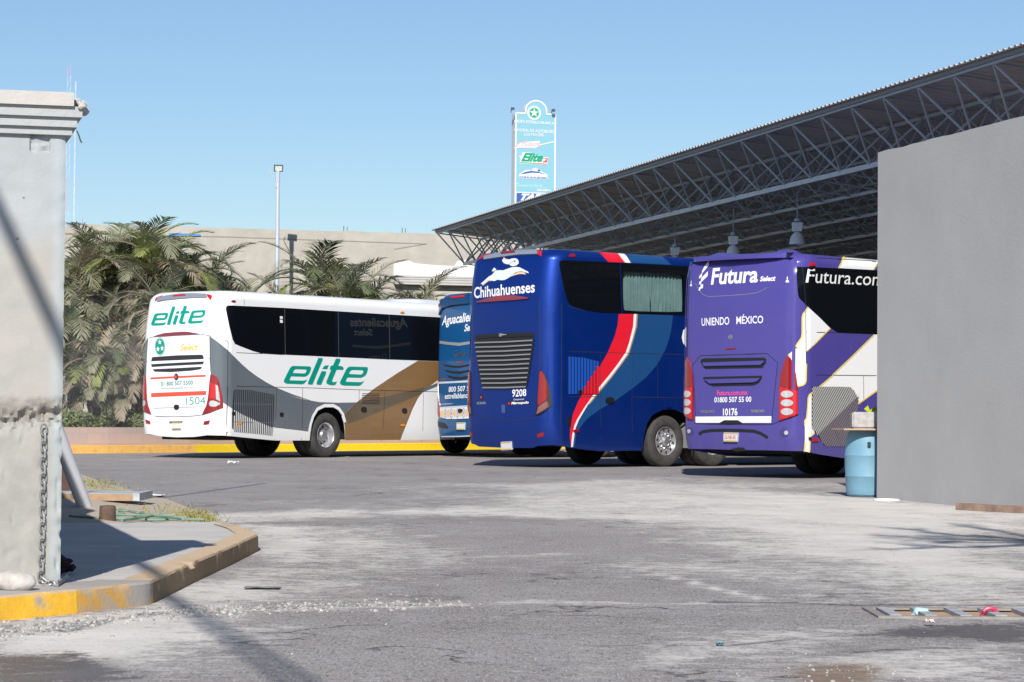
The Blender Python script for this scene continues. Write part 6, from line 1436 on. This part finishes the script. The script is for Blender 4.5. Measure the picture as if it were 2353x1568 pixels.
for sx in (1, -1):
    f = (lambda l: mir(l)) if sx < 0 else (lambda l: l)
    for l in ([(1870,455),(1885,500),(1872,530),(1860,500)], [(1845,540),(1870,520),(1898,540),(1902,568),(1842,568)]): b.flat(bm, [f(I(Q5(l)))], 4, .004)
b.flat(bm, [I(Q6([(235,905),(1102,900),(1100,975),(770,975),(720,945),(570,945),(510,975),(238,975)]))], 4, .005); b.lamp(I(Q6([(510,978),(570,946),(720,946),(772,978),(640,988)])), BLK, 'latch', .02)
b.seams(3, Q6([(200,318),(290,210),(660,197),(1050,184),(1172,292),(1140,600),(1100,992)]), Q6([(200,318),(218,600),(240,985)]), Q6([(150,950),(240,985),(640,993),(1100,995),(1200,958),(1400,885),(1490,866)]), w=.014)
b.seams(3, R2([(85,340),(105,560),(122,780),(128,1568)]), R2([(128,1082),(490,1088),(930,1105)]), R2([(120,229),(500,248),(930,270)]), R3([(130,60),(945,68)]), R3([(795,68),(800,480)]), R2([(100,200),(128,240),(135,330)]), w=.012)
b.strip(bm, I(Q5([(270,575),(330,700),(400,780),(500,815),(800,800),(1150,775),(1350,745),(1470,690),(1520,650)])), .010, 8, .003)
for lo_, li in (([(290,275),(305,250),(340,240),(1020,230),(1046,245),(1045,285),(1000,350),(350,362),(325,335)], [(330,288),(1020,266),(1022,285),(990,315),(345,328)]), ([(320,465),(330,453),(998,437),(998,460),(962,520),(900,550),(430,560),(372,525)], [(350,480),(985,465),(950,500),(900,514),(410,526)])):
    mb = MB(); b.plate(mb, I(Q6(lo_)), 0, .006, -.02, smi=1); b.plate(mb, I(Q6(li)), 2, .04, 0); mb.build('vent', [BLK, GRB, PPU], b.root, custom=True)
b.lamp(I(Q6([(580,120),(692,117),(692,132),(580,136)])), RED, 'brake_light', .015)
for sgn_ in (1, -1):
    f = (lambda l: mir(l)) if sgn_ < 0 else (lambda l: l)
    o = b.lamp(f(I(Q6([(1285,210),(1320,232),(1350,300),(1380,420),(1400,590),(1400,880),(1300,920),(1197,955),(1197,700),(1200,560),(1215,420),(1250,290)]))), RED, off=.03)
    b.sub(f(I(Q6([(1203,565),(1395,612),(1395,872),(1300,910),(1203,942)]))), REDB, 'lower_lens', o, .035)
    for cy in (648, 748, 848): b.sub(f(I(Q6(ell(1285,cy,64,40,16)))), CLR, 'lamp', o, .042)
    b.lamp(f(I(Q6(ell(1245,1090,48,48,18)))), mat('fog_recess', (.06, .045, .18), rough=.4), 'fog_light', .004); b.lamp(f(I(Q6(ell(1272,1088,22,24,14)))), CLR, 'fog_lamp', .02)
b.number_plate(Q6([(568,1187),(722,1190),(728,1090),(570,1085)]), '52-HB-5K')
mb = MB(); b.strip(mb, I(Q6([(275,1105),(320,1075),(420,1062),(560,1060),(740,1062),(900,1070),(980,1095),(1060,1145)])), .05, 0, .006); mb.build('bumper_groove', BLK, b.root, custom=True)
for l in ([(640,1275),(720,1255),(790,1260),(810,1290),(700,1300)],): b.lamp(I(Q6(l)), BLK, 'tow_hook', .02)
# spoiler visor over the rear
mb = MB(); prof = [(-1.10, -.10), (-1.0, .0), (-.85, .06), (-.5, .11), (0, .13), (.5, .11), (.85, .06), (1.0, .0), (1.10, -.10)]; zl = b.ztop-.075; vs = []
for s, d in prof:
    for z, k in ((zl, -.6), (zl, 1.0), (zl+.045, 1.02), (b.ztop+.012, .4), (b.ztop-.004, -1.6)):
        p, n = b.P([(s, min(z, b.ztop))]); p = p[0]; base = b.P([(s, b.zr)])[0][0]*np.array([1, 1, 0])+EZ*zl; q = base-b.U*(d*k)+EZ*(z-zl); vs.append(q)
N = 5; mb.add(vs, [(i*N+k, (i+1)*N+k, (i+1)*N+k+1, i*N+k+1) for i in range(len(prof)-1) for k in range(N-1)], 0, smooth=True); mb.build('spoiler', PPU, b.root, angle=40)
for sgn_ in (1, -1):
    mb = MB(); l = np.array([(sgn_*1.14, 1.25), (sgn_*1.15, 2.4), (sgn_*1.15, zl)]); b.strip(mb, l, .05, 0, .03); mb.build('rear_rib', PPU, b.root, custom=True)
pod(b, .05, .5, .22, .085, PPU, 'air_scoop', b.ztop-.01, .16)
o = [x for x in b.root.children if x.name.startswith('air_scoop')][0]; sh = b.V*-.55; o.location = tuple(sh)
pod(b, .35, .85, .24, .115, PPU, 'air_scoop', b.ztop-.01, .2); o = [x for x in b.root.children if x.name.startswith('air_scoop')][1]; o.location = tuple(b.V*.55)
pod(b, 4.6, 8.0, .95, .09, PPU, 'air_conditioner', b.ztop-.01, .3)
# side mesh grille
gl_ = np.array([(195,205),(205,197),(630,197),(660,215),(735,320),(730,400),(718,490),(690,700),(640,890),(360,887),(330,870),(265,765),(200,690),(193,650)], float)
mb = MB(); b.plate(mb, smooth_loop(I(R3([tuple(p) for p in gl_])), 1), 0, .004, -.02)
def clip_line(poly, p, d):
    ts = []
    for a, c in zip(poly, np.roll(poly, -1, 0)):
        e = c-a; det = d[0]*(-e[1])+e[0]*d[1]
        if abs(det) < 1e-9: continue
        r = a-p; t = (r[0]*(-e[1])+e[0]*r[1])/det; u = (d[0]*r[1]-d[1]*r[0])/det
        if 0 <= u < 1: ts.append(t)
    return sorted(ts)
dd_ = np.array([.42, 1.0])
for k in range(44):
    p = np.array([-160+k*20.5, 197.]); ts = clip_line(gl_, p, dd_)
    for t0, t1 in zip(ts[::2], ts[1::2]):
        a, c = p+dd_*t0, p+dd_*t1
        sp = clip_line(np.array([(240,770),(700,330),(2000,-900),(2000,3000),(0,3000)], float), a, c-a); sp = [x for x in sp if 0 < x < 1]
        m_ = a+(c-a)*(sp[0] if sp else (1 if a[1] < 770-(a[0]-240)*.957 else 0))
        if np.linalg.norm(m_-a) > 5: b.strip(mb, I(R3([tuple(a), tuple(m_)])), .022, 1, .012)
        if np.linalg.norm(c-m_) > 5: b.strip(mb, I(R3([tuple(m_), tuple(c)])), .022, 2, .012)
mb.build('side_grille', [BLK, mat('mesh_light', (.50, .50, .48), rough=.5), mat('mesh_mauve', (.24, .21, .25), rough=.5)], b.root, custom=True)
b.lamp(I(R2(rect(160, 293, 228, 326))), REDB, 'side_marker', .02); b.lamp(I(R3(rect(198, 798, 262, 832))), REDB, 'side_marker', .02); b.lamp(I(R3(rect(158, 782, 185, 815))), BLK, 'sensor', .02)
z1 = I(R2([(930,376),(930,1104)])); 
g1 = I(R2([(15,350),(22,334),(84,338),(103,560),(120,765),(60,705),(45,685),(36,655),(26,560)])); b.pane(g1)
ga = I(R2([(90,338),(500,355),(930,376)])); gb = I(R2([(930,1104),(490,1084),(455,1067),(400,1030),(240,870),(126,772),(108,560)]))
ga = np.vstack([ga, [(ga[-1, 0]+.2, ga[-1, 1])]]); gb = np.vstack([[(ga[-1, 0], gb[0, 1])], gb]); mb = MB(); b.plate(mb, np.vstack([ga, gb]), 0, .006, -.02, .2)
b.text(mb, 'Futura.com', I(R2([(118,518),(1000,556),(1012,408),(130,360)])), 1, .010, bold=.002, shear=.06); mb.build('window', [GLASS, WHT], b.root, custom=True)
for k in range(5):
    s0 = ga[-1, 0]+.02+k*1.75; s1 = min(s0+1.73, b.smax-.5); b.pane(np.array([(s0, gb[0, 1]), (s1, gb[0, 1]), (s1, ga[-1, 1]), (s0, ga[-1, 1])]))
b.pane(mir(np.array([(2.6, z1[0, 1]), (b.smax-.6, z1[0, 1]), (b.smax-.6, z1[1, 1]), (3.2, z1[1, 1])])))
for sd in (1, -1): b.wheel(wu, sd, 'drive', dual=True); b.wheel(wu+6.6, sd, 'front')
b.finish(); PURP = b

# ---------------------------------------------------------------- mid-blue coach half hidden behind the tall blue one
PAB = paint('coach_azure', (.006, .075, .21), rough=.22, dust=.03); PSI = mat('band_silver', (.42, .44, .46), rough=.35, metal=.4); PPA = mat('band_pale', (.50, .56, .62), rough=.4); TOR = mat('tile_orange', (.75, .42, .10), rough=.5); TBL = mat('tile_blue', (.04, .13, .42), rough=.5)
b = Bus('coach_bus', 'mid blue coach with patterned tile band, half hidden behind the tall royal blue coach', math.radians(50.5), 12.8, 1.29, .34, .10, 3.86, .20,
        corner=(994, 57.6), left=True, rake=lambda z: .05*np.clip(z-2.6, 0, None)**2+.25*np.clip(.95-z, 0, None)**2)
I = b.inv
z0 = I(Q7([(240,1436)]))[0, 1]; hem = [(0, z0), (1.2, z0), (2, z0+.02), (b.smax-1, z0)]
wu = 3.1; arc = arch(b.s_of_u(wu), .66, 1.15, .55); zc = I(Q7([(240,1268)]))[0, 1]; half = np.array([(0, .2), (0, zc), (1.0, zc+.02), (1.55, zc+.12), (1.55, .2)])
b.skin(hem, [], [arc, mir(arc), arc+np.array([6.6, 0]), mir(arc+np.array([6.6, 0]))], [('bumper', [half, mir(half)])], [PAB, WHT, PSI, PPA, TOR, TBL, BLK, SEAM, CHR, RED])
bm = b.bm
b.text(bm, 'Aguacalientes', I(Q7([(66,378),(470,322),(472,200),(74,258)])), 1, .005, bold=.025, shear=.2); b.text(bm, 'Select', I(Q7([(288,410),(430,392),(434,318),(292,338)])), 1, .005, bold=.025, shear=.2)
b.flat(bm, [I(Q7([(36,498),(48,528),(140,540),(240,550),(345,532),(440,512),(440,485),(345,505),(240,520),(140,512),(55,500)]))], 2, .012)
b.strip(bm, I(Q7([(38,500),(32,420),(36,300),(48,210),(80,180),(180,155),(345,135)])), .02, 6, .003)
b.flat(bm, [I(Q7(ell(205,630,18,32,16))), I(Q7(ell(205,630,11,20,16)))], 8, .008); b.text(bm, 'irizar', I(Q7([(232,650),(315,642),(316,604),(234,610)])), 8, .008, bold=.03, shear=.2)
b.lamp(I(Q7([(218,706),(280,702),(280,714),(218,718)])), RED, 'brake_light', .015)
for l in ([(75,728),(150,740),(240,745),(350,725),(352,742),(240,766),(160,760),(100,745)], [(98,785),(160,796),(240,800),(352,780),(354,800),(240,824),(170,818),(120,806)], [(120,835),(180,850),(250,856),(354,835),(356,856),(255,882),(190,874),(140,860)]): b.lamp(I(Q7(l)), BLK, 'vent', .006)
b.flat(bm, [I(Q7([(28,905),(180,896),(365,885),(365,905),(180,914),(30,922)]))], 3, .004); b.flat(bm, [I(Q7([(40,1150),(180,1140),(365,1130),(365,1143),(180,1152),(42,1160)]))], 3, .004)
b.text(bm, 'SCANIA', I(Q7([(52,888),(118,884),(118,864),(52,868)])), 8, .005, bold=.03); b.flat(bm, [I(Q7(ell(37,872,10,20,12)))], 9, .005)
b.text(bm, '800 507 55 00', I(Q7([(135,1003),(438,985),(438,935),(137,950)])), 1, .005, bold=.015); b.text(bm, 'estrellablanca.com', I(Q7([(97,1070),(440,1055),(440,1002),(99,1016)])), 1, .005, bold=.015); b.text(bm, '/grupoestrellablanca', I(Q7([(62,1130),(175,1122),(175,1108),(62,1114)])), 1, .005); b.flat(bm, [I(Q7(rect(42,1112,57,1133)))], 1, .005)
b.flat(bm, [I(Q7([(38,1162),(180,1154),(367,1146),(372,1258),(200,1266),(100,1264),(50,1242)]))], 1, .004)
for k in range(6):
    x = 72+k*60; sq = 34 if k % 2 else 28; cy = 1214-(x-72)*.04
    b.flat(bm, [I(Q7([(x-sq*.9, cy),(x-sq*.45,cy-22),(x,cy-44),(x+sq*.45,cy-22),(x+sq*.9,cy),(x+sq*.45,cy+22),(x,cy+44),(x-sq*.45,cy+22)]))], 4, .006)
    for dx, dy in ((30,-44),(30,44),(22,-28),(38,-28),(22,28),(38,28),(30,-8),(30,8)): b.flat(bm, [I(Q7(rect(x+dx-4, cy+dy-7, x+dx+4, cy+dy+7)))], 5, .007)
for k in range(9): b.strip(bm, I(Q7([(42,1168+k*11),(369,1153+k*11)])), .006, 3, .008)
for k in range(30): b.strip(bm, I(Q7([(48+k*11,1158),(48+k*11,1258)])), .006, 3, .008)
b.lamp(smooth_loop(I(Q7(rect(232, 1165, 272, 1203)))), BLK, 'latch', .03)
for sgn_ in (1, -1):
    f = (lambda l: l) if sgn_ > 0 else mir
    o = b.lamp(f(I(Q7([(22,905),(32,1000),(48,1150),(52,1242),(34,1232),(24,1150),(16,1000)]))), RED, 'tail_light', .015)
    o = b.lamp(f(I(Q7([(28,1288),(90,1305),(125,1335),(128,1360),(60,1350),(30,1335)]))), BLK, 'bumper_vent', .006)
b.lamp(I(Q7([(22,150),(60,115),(130,85),(240,60),(345,45),(345,135),(180,152),(85,180),(40,250),(22,200)])), mat('azure_dark', (.006, .045, .12), rough=.25, coat=.5), 'roof_spoiler', .05)
b.lamp(I(Q7([(172,88),(176,80),(300,68),(308,74),(300,82),(176,93)])), REDB, 'brake_light', .07); b.lamp(I(Q7([(24,155),(42,135),(46,140),(28,168)])), RED, 'roof_light', .07)
b.number_plate(Q7([(223,1370),(297,1370),(300,1300),(223,1300)]), 'A-12'  if False else None)
b.seams(7, Q7([(20,790),(90,780),(100,785)]), Q7([(48,1242),(100,1266),(240,1270),(370,1262)])); b.strip(bm, I(Q7([(60,1438),(240,1436),(378,1430)])), .03, 3, .006)
zt = 3.3
b.pane(np.array([(2.6, 2.0), (b.smax-.6, 2.0), (b.smax-.6, 3.3), (2.4, 3.3)])); b.pane(mir(np.array([(2.6, 2.0), (b.smax-.6, 2.0), (b.smax-.6, 3.3), (2.4, 3.3)])))
for sd in (1, -1): b.wheel(wu, sd, 'drive', dual=True); b.wheel(wu+6.6, sd, 'front')
b.finish(); AGUA = b
# tell the coaches apart for the light on their windows
bpy.context.view_layer.update()
